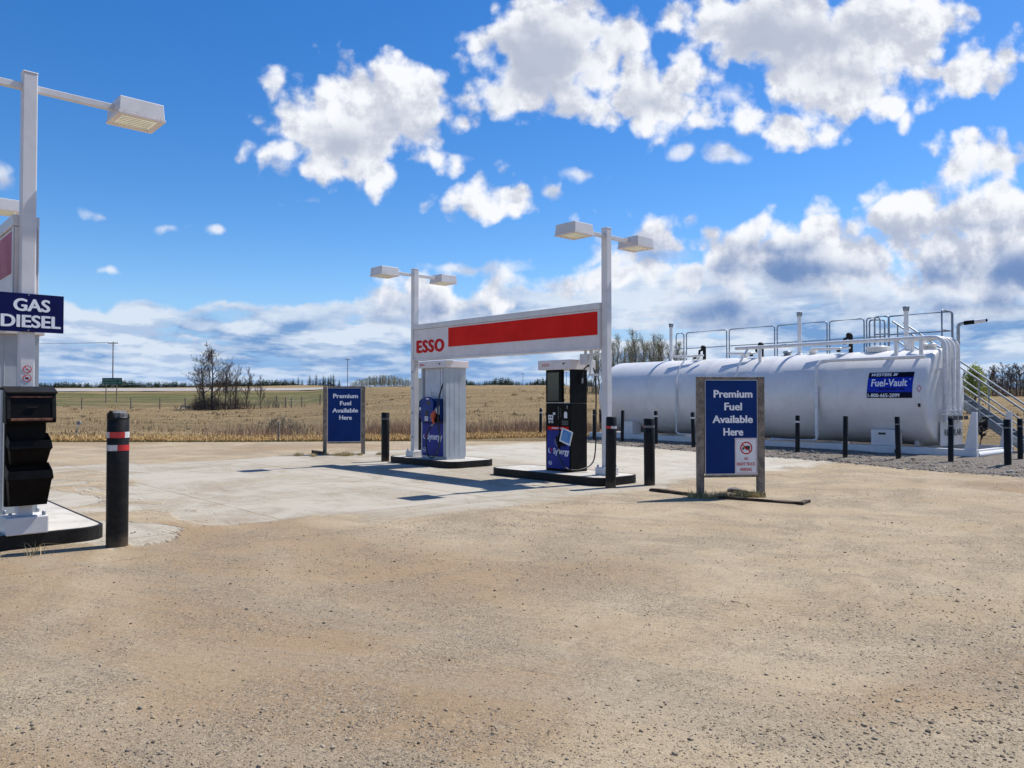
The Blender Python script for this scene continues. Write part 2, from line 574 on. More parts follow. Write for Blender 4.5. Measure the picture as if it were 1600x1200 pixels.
# ------------------------------------------------------------------ GROUND
def ground_nodes(nt, P):
    """colour and height of the sandy gravel, from world position"""
    big = noise(nt, P, 0.14, 5, 0.6, 0.6, dim='2D')
    mid = noise(nt, P, 0.8, 7, 0.66, 0.6, dim='2D')
    Pr = nd(nt, 'ShaderNodeMapping', Vector=P, Rotation=(0.0, 0.0, 0.42)).outputs[0]
    streak = noise(nt, vmth(nt, 'MULTIPLY', Pr, (0.16, 1.15, 1)), 1.0, 7, 0.66, 0.5, dim='2D')
    fine = noise(nt, P, 24.0, 6, 0.74, dim='2D')
    grit = noise(nt, P, 105.0, 3, 0.7, dim='2D')
    col = mixc(nt, smooth(nt, mid, 0.30, 0.70), (0.445, 0.360, 0.243), (0.372, 0.286, 0.180))
    col = mixc(nt, mth(nt, 'MULTIPLY', smooth(nt, big, 0.48, 0.62), 0.85), col, (0.310, 0.212, 0.122))
    col = mixc(nt, mth(nt, 'MULTIPLY', smooth(nt, streak, 0.50, 0.68), 0.70), col, (0.330, 0.270, 0.192))
    col = mixc(nt, mth(nt, 'MULTIPLY', smooth(nt, fine, 0.52, 0.70), 0.60), col, (0.185, 0.145, 0.098))
    col = mixc(nt, mth(nt, 'MULTIPLY', smooth(nt, fine, 0.42, 0.26), 0.45), col, (0.52, 0.45, 0.35))
    vo = nd(nt, 'ShaderNodeTexVoronoi', {'voronoi_dimensions': '2D'}, Vector=P, Scale=95.0, Randomness=1.0)
    vc = nd(nt, 'ShaderNodeSeparateColor', Color=vo.outputs['Color'])
    peb = noise(nt, P, 0.9, 8, 0.72, 0.3, dim='2D')
    pm = mth(nt, 'MULTIPLY', smooth(nt, peb, 0.42, 0.64), smooth(nt, vc.outputs[0], 0.42, 0.52))
    pcol = mixc(nt, vc.outputs[1], (0.190, 0.155, 0.115), (0.39, 0.325, 0.235))
    col = mixc(nt, mth(nt, 'MULTIPLY', pm, 0.75), col, pcol)
    dk = mth(nt, 'MULTIPLY', smooth(nt, vc.outputs[2], 0.86, 0.90), smooth(nt, peb, 0.34, 0.60))
    col = mixc(nt, mth(nt, 'MULTIPLY', dk, 0.62), col, (0.085, 0.072, 0.062))
    lt = mth(nt, 'MULTIPLY', smooth(nt, vc.outputs[1], 0.90, 0.93), smooth(nt, peb, 0.30, 0.55))
    col = mixc(nt, mth(nt, 'MULTIPLY', lt, 0.45), col, (0.50, 0.43, 0.32))
    col = mixc(nt, mth(nt, 'MULTIPLY', smooth(nt, grit, 0.50, 0.68), 0.62), col, (0.150, 0.115, 0.075))
    h = mth(nt, 'ADD', mth(nt, 'MULTIPLY', fine, 0.016), mth(nt, 'MULTIPLY', vo.outputs['Distance'], mth(nt, 'MULTIPLY', pm, -0.010)))
    h = mth(nt, 'ADD', h, mth(nt, 'MULTIPLY', grit, 0.010))
    h = mth(nt, 'ADD', h, mth(nt, 'MULTIPLY', mid, 0.05))
    h = mth(nt, 'ADD', h, mth(nt, 'MULTIPLY', streak, 0.07))
    return col, h


def ground_material(name, pad=False):
    m = bpy.data.materials.new(name)
    m.use_nodes = True
    nt = m.node_tree
    b = nt.nodes['Principled BSDF']
    P = nt.nodes.new('ShaderNodeNewGeometry').outputs['Position']
    col, h = ground_nodes(nt, P)
    b.inputs['Roughness'].default_value = 0.95
    b.inputs['Specular IOR Level'].default_value = 0.15
    if pad:
        O = nt.nodes.new('ShaderNodeTexCoord').outputs['Object']
        sp = nd(nt, 'ShaderNodeSeparateXYZ', Vector=O)
        x, y = sp.outputs[0], sp.outputs[1]
        n1 = noise(nt, P, 0.55, 6, 0.62, 0.6, dim='2D')
        n2 = noise(nt, P, 2.6, 6, 0.7, 0.4, dim='2D')
        ccol = mixc(nt, smooth(nt, n1, 0.35, 0.68), (0.390, 0.355, 0.292), (0.330, 0.296, 0.238))
        ccol = mixc(nt, mth(nt, 'MULTIPLY', smooth(nt, n2, 0.60, 0.76), 0.30), ccol, (0.24, 0.21, 0.17))
        ccol = mixc(nt, smooth(nt, y, 1.2, 3.5), ccol, (0.43, 0.40, 0.335))
        tyre = noise(nt, vmth(nt, 'MULTIPLY', O, (0.16, 1.5, 1)), 1.0, 5, 0.6, 0.3, dim='2D')
        ccol = mixc(nt, mth(nt, 'MULTIPLY', smooth(nt, tyre, 0.54, 0.74), 0.35), ccol, (0.215, 0.195, 0.165))
        # slab joints every few metres, filled with dirt
        jx = mth(nt, 'ABSOLUTE', mth(nt, 'SUBTRACT', mth(nt, 'FRACT', mth(nt, 'MULTIPLY', mth(nt, 'ADD', x, 1.02), 1 / 2.1)), 0.5))
        jy = mth(nt, 'ABSOLUTE', mth(nt, 'SUBTRACT', mth(nt, 'FRACT', mth(nt, 'MULTIPLY', mth(nt, 'ADD', y, 3.0), 1 / 3.4)), 0.5))
        wob = mth(nt, 'MULTIPLY_ADD', n2, 0.012, -0.006)
        j = mth(nt, 'MAXIMUM', smooth(nt, mth(nt, 'ADD', jx, wob), 0.490, 0.497), smooth(nt, mth(nt, 'ADD', jy, wob), 0.4925, 0.4985))
        ccol = mixc(nt, mth(nt, 'MULTIPLY', j, 0.8), ccol, (0.22, 0.165, 0.105))
        # gravel dragged over the slab: strongest at its edges and at the near-left end
        ex = mth(nt, 'MINIMUM', mth(nt, 'SUBTRACT', 4.35, x), mth(nt, 'ADD', x, 7.6))
        ey = mth(nt, 'MINIMUM', mth(nt, 'SUBTRACT', 13.2, y), mth(nt, 'ADD', y, 10.6))
        e = mth(nt, 'MINIMUM', ex, ey)
        near = smooth(nt, y, -4.5, -8.0)
        n3 = noise(nt, P, 0.42, 6, 0.62, 0.9, dim='2D')
        e = mth(nt, 'SUBTRACT', mth(nt, 'MINIMUM', e, 1.5), mth(nt, 'MULTIPLY', near, 0.95))
        e = mth(nt, 'ADD', e, mth(nt, 'MULTIPLY_ADD', n3, mth(nt, 'MULTIPLY_ADD', near, 6.0, 2.2), mth(nt, 'MULTIPLY_ADD', near, -3.0, -1.1)))
        dusty = mth(nt, 'MULTIPLY', smooth(nt, mth(nt, 'MULTIPLY_ADD', n2, 0.5, mth(nt, 'MULTIPLY', n1, 0.6)), 0.50, 0.72), 0.50)
        e = mth(nt, 'ADD', e, mth(nt, 'MULTIPLY_ADD', n2, 0.9, -0.45))
        cm = mth(nt, 'SUBTRACT', smooth(nt, e, 0.10, 0.75), dusty, clamp=True)
        col = mixc(nt, cm, col, ccol)
        h = mth(nt, 'MULTIPLY', h, mth(nt, 'SUBTRACT', 1.0, mth(nt, 'MULTIPLY', cm, 0.8)))
    nt.links.new(col, b.inputs['Base Color'])
    bp = nd(nt, 'ShaderNodeBump', Strength=0.9, Distance=0.6, Height=h)
    nt.links.new(bp.outputs[0], b.inputs['Normal'])
    return m


LOT_EDGE = 27.6
lot_pts = [(-160, -120), (160, -120), (60, -30), (15.5, 11.5), (9.6, 17.5), (6.6, 22.5), (2.5, 29.5), (0.2, 29.4), (-3, 28.2), (-10, 27.6), (-20, 27.5), (-34, 27.4), (-160, 27.0)]
mb = MB()
mb.add([(x, y, 0.0) for x, y in lot_pts], [tuple(range(len(lot_pts)))])
setting(mb.build('gravel_lot', ground_material('sandy_gravel')))

ROT = rad(-47.5)
ORG = (-0.31, 16.45)
U = (math.cos(ROT), math.sin(ROT))
NV = (-U[1], U[0])


def loc2(x, y, org=ORG):
    return (org[0] + x * U[0] + y * NV[0], org[1] + x * U[1] + y * NV[1])


mb = MB().add([(-7.6, -10.6, 0), (4.35, -10.6, 0), (4.35, 13.2, 0), (-7.6, 13.2, 0)], [(0, 1, 2, 3)])
pad = setting(mb.build('concrete_pad', ground_material('dusty_concrete', pad=True)))
pad.location = (ORG[0], ORG[1], 0.0015)
pad.rotation_euler = (0, 0, ROT)

# terrain: height read from where the photograph shows each distance, per bearing
_px = np.array([-600, 0, 300, 480, 560, 640, 760, 850, 1000, 1500, 1600, 2400], float)
_Y = np.array([27.5, 45, 65, 95, 130, 170, 186, 206, 245, 420, 900, 3000], float)
_img = np.array([
    # px:  each row one distance
    [690, 690, 690, 690, 689, 689, 688, 687, 689, 692, 692, 692],
    [664, 664, 664, 663, 660, 658, 656, 655, 657, 664, 664, 664],
    [650, 650, 650, 648, 641, 637, 634, 633, 635, 648, 648, 648],
    [639, 639, 638, 635, 624, 617, 614, 614, 618, 634, 634, 634],
    [629, 629, 628, 625, 612, 607, 605, 605, 610, 623, 623, 623],
    [617, 617, 616, 615, 606, 604, 602, 602, 607, 615, 615, 615],
    [613, 613, 612, 611, 605, 604, 602, 602, 607, 613, 613, 613],
    [607.5, 607.5, 607, 606.5, 604.5, 605, 603, 603, 607, 612, 612, 612],
    [607.5, 607.5, 607, 606, 606, 607, 606, 606, 608, 611, 611, 611],
    [606.5, 606.5, 606, 601.5, 605, 607, 606, 606, 608, 609, 609, 609],
    [605.5, 605.5, 605, 602, 605, 606, 606, 606, 607, 607, 607, 607],
    [607, 607, 607, 607, 607, 607, 607, 607, 607, 607, 607, 607]])


def terrain_z(x, y):
    x, y = np.asarray(x, float), np.asarray(y, float)
    yy = np.maximum(y, 27.5)
    p = np.clip(800 + 1200 * x / yy, _px[0], _px[-1])
    ly = np.clip(np.log(yy), np.log(_Y[0]), np.log(_Y[-1]))
    i = np.clip(np.searchsorted(np.log(_Y), ly) - 1, 0, len(_Y) - 2)
    t = (ly - np.log(_Y)[i]) / (np.log(_Y)[i + 1] - np.log(_Y)[i])
    j = np.clip(np.searchsorted(_px, p) - 1, 0, len(_px) - 2)
    s = (p - _px[j]) / (_px[j + 1] - _px[j])
    im = (_img[i, j] * (1 - s) + _img[i, j + 1] * s) * (1 - t) + (_img[i + 1, j] * (1 - s) + _img[i + 1, j + 1] * s) * t
    z = CAM_H + (623 - im) / 1200 * yy
    return np.where(y < 27.5, -0.035, z - 0.02)


def tz(x, y):
    return float(terrain_z(np.array([x]), np.array([y]))[0])


def build_terrain():
    ys = np.concatenate([np.linspace(-400, 10, 8), np.linspace(16, 30, 12)[:-1], np.linspace(30, 60, 26)[:-1], np.linspace(60, 130, 36)[:-1],
                         np.linspace(130, 260, 60)[:-1], np.geomspace(260, 4000, 40)])
    xs0 = np.concatenate([-np.geomspace(4500, 140, 26), np.linspace(-136, 136, 137), np.geomspace(140, 4500, 26)])
    Xg, Yg = np.meshgrid(xs0, ys)
    rng = np.random.default_rng(5)
    Zg = terrain_z(Xg, Yg)
    bump = 0.05 * np.sin(Xg * 0.31 + 1.3 * np.sin(Yg * 0.21)) * np.sin(Yg * 0.27 + 0.7) + 0.03 * rng.standard_normal(Xg.shape)
    Zg = Zg + np.where(Yg > 33, bump * np.clip((Yg - 33) / 20, 0, 1), 0)
    ny, nx = Xg.shape
    verts = np.stack([Xg.ravel(), Yg.ravel(), Zg.ravel()], 1)
    idx = np.arange(ny * nx).reshape(ny, nx)
    q = np.stack([idx[:-1, :-1], idx[:-1, 1:], idx[1:, 1:], idx[1:, :-1]], -1).reshape(-1, 4)
    me = bpy.data.meshes.new('field_ground')
    me.from_pydata(verts.tolist(), [], q.tolist())
    me.polygons.foreach_set('use_smooth', [True] * len(q))
    # where the verge and ditch are green: a band below the highway
    p = 800 + 1200 * Xg / np.maximum(Yg, 20)
    g = np.clip((Yg - 98) / 18, 0, 1) * np.clip((184 - Yg) / 6, 0, 1) * np.clip((600 - p) / 90, 0, 1)
    at = me.attributes.new('verge', 'FLOAT', 'POINT')
    at.data.foreach_set('value', g.ravel().astype(np.float32))
    m = bpy.data.materials.new('dry_field')
    m.use_nodes = True
    nt = m.node_tree
    b = nt.nodes['Principled BSDF']
    b.inputs['Roughness'].default_value = 0.95
    b.inputs['Specular IOR Level'].default_value = 0.1
    P = nt.nodes.new('ShaderNodeNewGeometry').outputs['Position']
    st = noise(nt, vmth(nt, 'MULTIPLY', P, (0.035, 0.20, 0)), 1.0, 6, 0.68, 0.6, dim='2D')
    st2 = noise(nt, vmth(nt, 'MULTIPLY', P, (0.35, 0.75, 0)), 1.0, 7, 0.72, 0.3, dim='2D')
    fi = noise(nt, vmth(nt, 'MULTIPLY', P, (2.2, 2.2, 0)), 1.0, 5, 0.7, dim='2D')
    col = mixc(nt, smooth(nt, st, 0.38, 0.62), (0.325, 0.232, 0.120), (0.235, 0.172, 0.090))
    col = mixc(nt, mth(nt, 'MULTIPLY', smooth(nt, st2, 0.50, 0.66), 0.50), col, (0.190, 0.146, 0.078))
    col = mixc(nt, mth(nt, 'MULTIPLY', smooth(nt, st2, 0.42, 0.30), 0.50), col, (0.40, 0.290, 0.155))
    col = mixc(nt, mth(nt, 'MULTIPLY', smooth(nt, fi, 0.52, 0.72), 0.25), col, (0.150, 0.118, 0.065))
    va = nd(nt, 'ShaderNodeAttribute', {'attribute_name': 'verge'}).outputs['Fac']
    gn = noise(nt, vmth(nt, 'MULTIPLY', P, (0.03, 0.12, 0)), 1.0, 5, 0.65, 0.5, dim='2D')
    gcol = mixc(nt, fi, (0.082, 0.095, 0.030), (0.150, 0.140, 0.058))
    col = mixc(nt, mth(nt, 'MULTIPLY', va, smooth(nt, gn, 0.30, 0.55)), col, gcol)
    nt.links.new(col, b.inputs['Base Color'])
    bp = nd(nt, 'ShaderNodeBump', Strength=1.0, Distance=0.9, Height=mth(nt, 'ADD', mth(nt, 'MULTIPLY', fi, 0.35), mth(nt, 'MULTIPLY', st2, 0.5)))
    nt.links.new(bp.outputs[0], b.inputs['Normal'])
    me.materials.append(m)
    o = bpy.data.objects.new('field_ground', me)
    C.objects.link(o)
    setting(o)


build_terrain()

# highway on its low embankment, running across the left half and over the rise
road_m = mat('highway_asphalt', (0.34, 0.31, 0.275), 0.9, var=0.08, vscale=0.3)
mb = MB()
xs = np.linspace(-260, -20, 60)
rows = [(x, 187.5 + 0.0 * x, x) for x in xs]
vs, fs = [], []
for k, x in enumerate(xs):
    for yy in (188.0, 205.0):
        vs.append((x, yy, tz(x, yy) + 0.14))
for k in range(len(xs) - 1):
    fs.append((2 * k, 2 * k + 2, 2 * k + 3, 2 * k + 1))
setting(mb.add(vs, fs).build('highway', road_m))


# ------------------------------------------------------------------ loose stones and grass (uncountable)
def island_mat(name, cols, rough=0.9):
    m = bpy.data.materials.new(name)
    m.use_nodes = True
    nt = m.node_tree
    b = nt.nodes['Principled BSDF']
    b.inputs['Roughness'].default_value = rough
    b.inputs['Specular IOR Level'].default_value = 0.2
    r = nt.nodes.new('ShaderNodeNewGeometry').outputs['Random Per Island']
    cr = nt.nodes.new('ShaderNodeValToRGB')
    el = cr.color_ramp.elements
    while len(el) < len(cols):
        el.new(0.5)
    for i, c in enumerate(cols):
        el[i].position = i / (len(cols) - 1)
        el[i].color = (*c, 1)
    nt.links.new(r, cr.inputs[0])
    nt.links.new(cr.outputs[0], b.inputs['Base Color'])
    return m


def np_mesh(name, verts, faces, material, smooth=False):
    me = bpy.data.meshes.new(name)
    nv, nf, k = len(verts), len(faces), faces.shape[1]
    me.vertices.add(nv)
    me.vertices.foreach_set('co', verts.astype(np.float32).ravel())
    me.loops.add(nf * k)
    me.loops.foreach_set('vertex_index', faces.astype(np.int32).ravel())
    me.polygons.add(nf)
    me.polygons.foreach_set('loop_start', np.arange(0, nf * k, k, dtype=np.int32))
    if smooth:
        me.polygons.foreach_set('use_smooth', np.ones(nf, dtype=bool))
    me.update(calc_edges=True)
    me.validate()
    me.materials.append(material)
    o = bpy.data.objects.new(name, me)
    C.objects.link(o)
    return o


_t = (1 + 5 ** 0.5) / 2
ICO_V = np.array([(-1, _t, 0), (1, _t, 0), (-1, -_t, 0), (1, -_t, 0), (0, -1, _t), (0, 1, _t), (0, -1, -_t), (0, 1, -_t), (_t, 0, -1), (_t, 0, 1), (-_t, 0, -1), (-_t, 0, 1)]) / (1 + _t ** 2) ** 0.5
ICO_F = np.array([(0, 11, 5), (0, 5, 1), (0, 1, 7), (0, 7, 10), (0, 10, 11), (1, 5, 9), (5, 11, 4), (11, 10, 2), (10, 7, 6), (7, 1, 8),
                  (3, 9, 4), (3, 4, 2), (3, 2, 6), (3, 6, 8), (3, 8, 9), (4, 9, 5), (2, 4, 11), (6, 2, 10), (8, 6, 7), (9, 8, 1)])


def stones(name, xy, z, size, material, rng):
    n = len(xy)
    V = ICO_V[None] * (1 + 0.28 * rng.standard_normal((n, 12, 1)))
    sc = np.stack([size * rng.uniform(0.7, 1.3, n), size * rng.uniform(0.7, 1.3, n), size * rng.uniform(0.45, 0.85, n)], 1)
    V = V * sc[:, None, :]
    a = rng.uniform(0, 2 * PI, n)
    ca, sa = np.cos(a)[:, None], np.sin(a)[:, None]
    X = V[..., 0] * ca - V[..., 1] * sa
    Yv = V[..., 0] * sa + V[..., 1] * ca
    V = np.stack([X + xy[:, :1], Yv + xy[:, 1:], V[..., 2] + (z + sc[:, 2] * 0.25)[:, None]], -1)
    F = ICO_F[None] + (np.arange(n) * 12)[:, None, None]
    return np_mesh(name, V.reshape(-1, 3), F.reshape(-1, 3), material)


def in_island(x, y):
    """true where a kerbed island stands (world xy arrays)"""
    out = np.zeros(len(x), bool)
    for org, x0, x1, y0, y1 in ((ORG, -3.75, -0.95, -0.55, 1.05), (ORG, 0.3, 3.55, -0.75, 0.65), (ORG3, -0.2, 3.3, -0.9, 0.9)):
        dx, dy = x - org[0], y - org[1]
        lx, ly = dx * U[0] + dy * U[1], dx * NV[0] + dy * NV[1]
        out |= (lx > x0) & (lx < x1) & (ly > y0) & (ly < y1)
    return out


ORG3 = (-5.13 - 3.05 * U[0], 8.1 - 3.05 * U[1])


def scatter_gravel():
    rng = np.random.default_rng(11)
    n = 190000
    Y = 2.6 + 15.5 * rng.random(n) ** 1.6
    X = (rng.random(n) - 0.5) * 2 * (0.74 * Y + 0.4)
    # patchy: keep where a smooth random field is high
    f = np.zeros(n)
    for k in range(9):
        a, b_, ph = rng.normal(0, 1.5), rng.normal(0, 1.9), rng.uniform(0, 6.3)
        f += np.sin(a * X + b_ * Y + ph)
    f = f / 3 + 0.8 * rng.standard_normal(n)
    keep = f > 0.25
    dx, dy = X - ORG[0], Y - ORG[1]
    lx, ly = dx * U[0] + dy * U[1], dx * NV[0] + dy * NV[1]
    onpad = (lx < 4.1) & (ly > -6.5)
    keep &= ~(onpad & (rng.random(n) > 0.05))
    keep &= ~in_island(X, Y)
    X, Y = X[keep], Y[keep]
    size = 0.0027 * np.exp(0.55 * rng.standard_normal(len(X)))
    size = np.clip(size, 0.0015, 0.014)
    m = island_mat('loose_gravel', [(0.060, 0.050, 0.043), (0.36, 0.29, 0.20), (0.22, 0.165, 0.105), (0.37, 0.31, 0.23), (0.22, 0.185, 0.145), (0.40, 0.31, 0.19), (0.13, 0.105, 0.085)])
    setting(stones('loose_gravel', np.stack([X, Y], 1), np.zeros(len(X)), size, m, rng), 'stuff')


def blades(name, X, Y, Z, H, W, lean, material, rng, bend=True):
    n = len(X)
    a = rng.uniform(0, 2 * PI, n)
    la = rng.uniform(0, 2 * PI, n)
    ln = lean * H * np.abs(rng.standard_normal(n))
    dx, dy = np.cos(a) * W / 2, np.sin(a) * W / 2
    p0 = np.stack([X - dx, Y - dy, Z], 1)
    p1 = np.stack([X + dx, Y + dy, Z], 1)
    mx, my = X + np.cos(la) * ln * 0.35, Y + np.sin(la) * ln * 0.35
    p2 = np.stack([mx + dx * 0.7, my + dy * 0.7, Z + H * 0.6], 1)
    p3 = np.stack([mx - dx * 0.7, my - dy * 0.7, Z + H * 0.6], 1)
    p4 = np.stack([X + np.cos(la) * ln, Y + np.sin(la) * ln, Z + H * np.clip(1 - 0.35 * (ln / H) ** 2, 0.5, 1)], 1)
    V = np.stack([p0, p1, p2, p3, p4], 1).reshape(-1, 3)
    base = (np.arange(n) * 5)[:, None]
    F = np.concatenate([np.stack([base + 0, base + 1, base + 2], 2), np.stack([base + 0, base + 2, base + 3], 2), np.stack([base + 3, base + 2, base + 4], 2)], 1).reshape(-1, 3)
    return np_mesh(name, V, F, material)


def lot_edge_y(x):
    return np.interp(x, [-160, -34, -20, -10, -3, 0.2, 2.5], [27.0, 27.4, 27.5, 27.6, 28.2, 29.4, 29.5])


def grow_grass():
    rng = np.random.default_rng(3)
    # golden strip along the lot's far edge
    n = 60000
    X = rng.uniform(-26, 3.0, n)
    d = np.abs(rng.normal(0.0, 1.0, n)) * 1.7
    Y = lot_edge_y(X) + 0.05 + d
    clump = 0.55 + 0.45 * np.sin(X * 2.1 + 2 * np.sin(X * 0.63)) * np.sin(Y * 2.7 + X * 0.8)
    H = np.clip(rng.normal(0.135, 0.06, n), 0.03, 0.4) * (0.55 + 0.6 * clump) * np.where(X > -2, 0.85, 1.0)
    m = island_mat('golden_dry_grass', [(0.62, 0.43, 0.19), (0.46, 0.29, 0.115), (0.70, 0.53, 0.27), (0.56, 0.37, 0.15), (0.36, 0.22, 0.09), (0.66, 0.47, 0.21)])
    setting(blades('golden_grass', X, Y, terrain_z(X, Y), H, np.full(n, 0.026), 0.9, m, rng), 'stuff')
    # short green-brown fringe right on the edge
    n = 9000
    X = rng.uniform(-26, 2.5, n)
    Y = lot_edge_y(X) - 0.12 + rng.random(n) * 0.3
    m2 = island_mat('green_fringe_grass', [(0.11, 0.125, 0.035), (0.17, 0.155, 0.05), (0.22, 0.17, 0.07)])
    setting(blades('fringe_grass', X, Y, np.full(n, -0.02), rng.uniform(0.03, 0.10, n), np.full(n, 0.02), 0.5, m2, rng), 'stuff')
    # reddish dead weeds further in, thickest behind the pumps
    n = 9000
    c = rng.choice(3, n, p=[0.46, 0.42, 0.12])
    cx = np.array([-4.6, 1.3, -10.5])[c]
    X = cx + rng.standard_normal(n) * np.array([1.5, 2.2, 1.2])[c]
    Y = lot_edge_y(X) + 2.6 + np.abs(rng.standard_normal(n)) * 2.6
    H = np.clip(rng.normal(0.42, 0.14, n), 0.1, 0.9)
    m3 = island_mat('dead_weeds', [(0.36, 0.24, 0.15), (0.28, 0.175, 0.115), (0.43, 0.30, 0.18), (0.32, 0.20, 0.13)])
    setting(blades('dead_weeds', X, Y, terrain_z(X, Y), H, np.full(n, 0.014), 0.35, m3, rng), 'stuff')
    # thin stubble over the pasture
    n = 42000
    Y = 31 + 75 * rng.random(n) ** 1.5
    X = (rng.random(n) - 0.5) * 2 * 0.75 * Y
    k = rng.random(n) < 0.5 + 0.5 * np.sin(X * 0.35 + np.sin(Y * 0.5)) * np.sin(Y * 0.9 + X * 0.06)
    dxt, dyt = X - 11.6, Y - 19.2
    s_, o_ = dxt * 0.64 - dyt * 0.768, dxt * 0.768 + dyt * 0.64
    k &= ~((s_ > -16.5) & (o_ < 4.5))
    k &= ~((X > 2) & (Y < 31) & (o_ < 5))
    X, Y = X[k], Y[k]
    H = rng.uniform(0.03, 0.11, len(X))
    m4 = island_mat('pasture_stubble', [(0.36, 0.26, 0.135), (0.29, 0.21, 0.108), (0.24, 0.178, 0.09), (0.41, 0.30, 0.16)])
    setting(blades('pasture_grass', X, Y, terrain_z(X, Y) - 0.01, H, 0.02 + 0.0004 * Y, 0.6, m4, rng), 'stuff')

    # scattered tussocks that break the pasture up
    nc = 450
    cy = 33 + 75 * rng.random(nc) ** 1.3
    cx = (rng.random(nc) - 0.5) * 1.5 * cy
    k = (cx < 3) | (cy > 45)
    cx, cy = cx[k], cy[k]
    per = 16
    X = np.repeat(cx, per) + rng.normal(0, 0.22, len(cx) * per)
    Y = np.repeat(cy, per) + rng.normal(0, 0.18, len(cx) * per)
    H = np.repeat(rng.uniform(0.10, 0.34, len(cx)), per) * rng.uniform(0.5, 1.1, len(X))
    m5 = island_mat('tussock_grass', [(0.42, 0.30, 0.16), (0.27, 0.195, 0.105), (0.35, 0.25, 0.13), (0.24, 0.175, 0.095)])
    setting(blades('tussock_grass', X, Y, terrain_z(X, Y), H, 0.015 + 0.0006 * Y, 0.7, m5, rng), 'stuff')


scatter_gravel()
grow_grass()


# ------------------------------------------------------------------ PUMP ISLANDS
def rounded_rect(x0, x1, y0, y1, r, n=6):
    out = []
    for cx, cy, a0 in ((x1 - r, y0 + r, -PI / 2), (x1 - r, y1 - r, 0), (x0 + r, y1 - r, PI / 2), (x0 + r, y0 + r, PI)):
        for k in range(n + 1):
            a = a0 + PI / 2 * k / n
            out.append((cx + r * math.cos(a), cy + r * math.sin(a)))
    return out


def island(org, x0, x1, y0, y1, label):
    c = loc2((x0 + x1) / 2, (y0 + y1) / 2, org)
    hx, hy = (x1 - x0) / 2, (y1 - y0) / 2
    t = thing('pump_island', label, 'pump island', (c[0], c[1], 0), ROT, 'kerbed pump islands')
    outer = rounded_rect(-hx, hx, -hy, hy, 0.28)
    inner = rounded_rect(-hx + 0.035, hx - 0.035, -hy + 0.035, hy - 0.035, 0.25)
    MB().prism(inner, 0.0, 0.147).build('concrete_slab', CONC, t)
    n = len(outer)
    vs = [(x, y, 0) for x, y in outer] + [(x, y, 0.145) for x, y in outer] + [(x, y, 0.152) for x, y in inner] + [(x, y, 0.12) for x, y in inner]
    fs = []
    for i in range(n):
        j = (i + 1) % n
        fs += [(i, j, n + j, n + i), (n + i, n + j, 2 * n + j, 2 * n + i), (2 * n + i, 2 * n + j, 3 * n + j, 3 * n + i)]
    MB().add(vs, fs).build('kerb', BLACKW, t)
    return t


island(ORG, -3.65, -1.05, -0.42, 0.92, 'low concrete island with black kerb under the blue and grey pump')
island(ORG, 0.40, 3.46, -0.62, 0.52, 'low concrete island with black kerb under the black pump')
island(ORG3, -0.1, 3.20, -0.78, 0.78, 'nearest concrete island with black kerb, below the black service bin')


# ------------------------------------------------------------------ OVERHEAD SIGNS ON LIGHT POLES
def lamp_head(parent, cx, cy, z):
    """shoebox lamp: housing, rim, pale lens with reflector ribs"""
    M = Matrix.Translation((cx, cy, z))
    h = MB()
    h.box(-0.245, 0.245, -0.245, 0.245, 0.035, 0.205, M, taper=(0.012, 0.012))
    o = h.build('lamp_head', WHITE, parent, 0.008)
    r = MB()
    r.box(-0.252, 0.252, -0.252, -0.19, 0.0, 0.033, M).box(-0.252, 0.252, 0.19, 0.252, 0.0, 0.033, M)
    r.box(-0.252, -0.19, -0.19, 0.19, 0.0, 0.033, M).box(0.19, 0.252, -0.19, 0.19, 0.0, 0.033, M)
    r.build('lens_rim', CREAM, o, 0.004)
    MB().box(-0.19, 0.19, -0.19, 0.19, 0.018, 0.030, M).build('lens', LENS, o)
    rb = MB()
    for k in range(6):
        x = -0.15 + 0.06 * k
        rb.box(x - 0.006, x + 0.006, -0.17, 0.17, 0.010, 0.0175, M)
    rb.build('lens_ribs', LENSD, o)


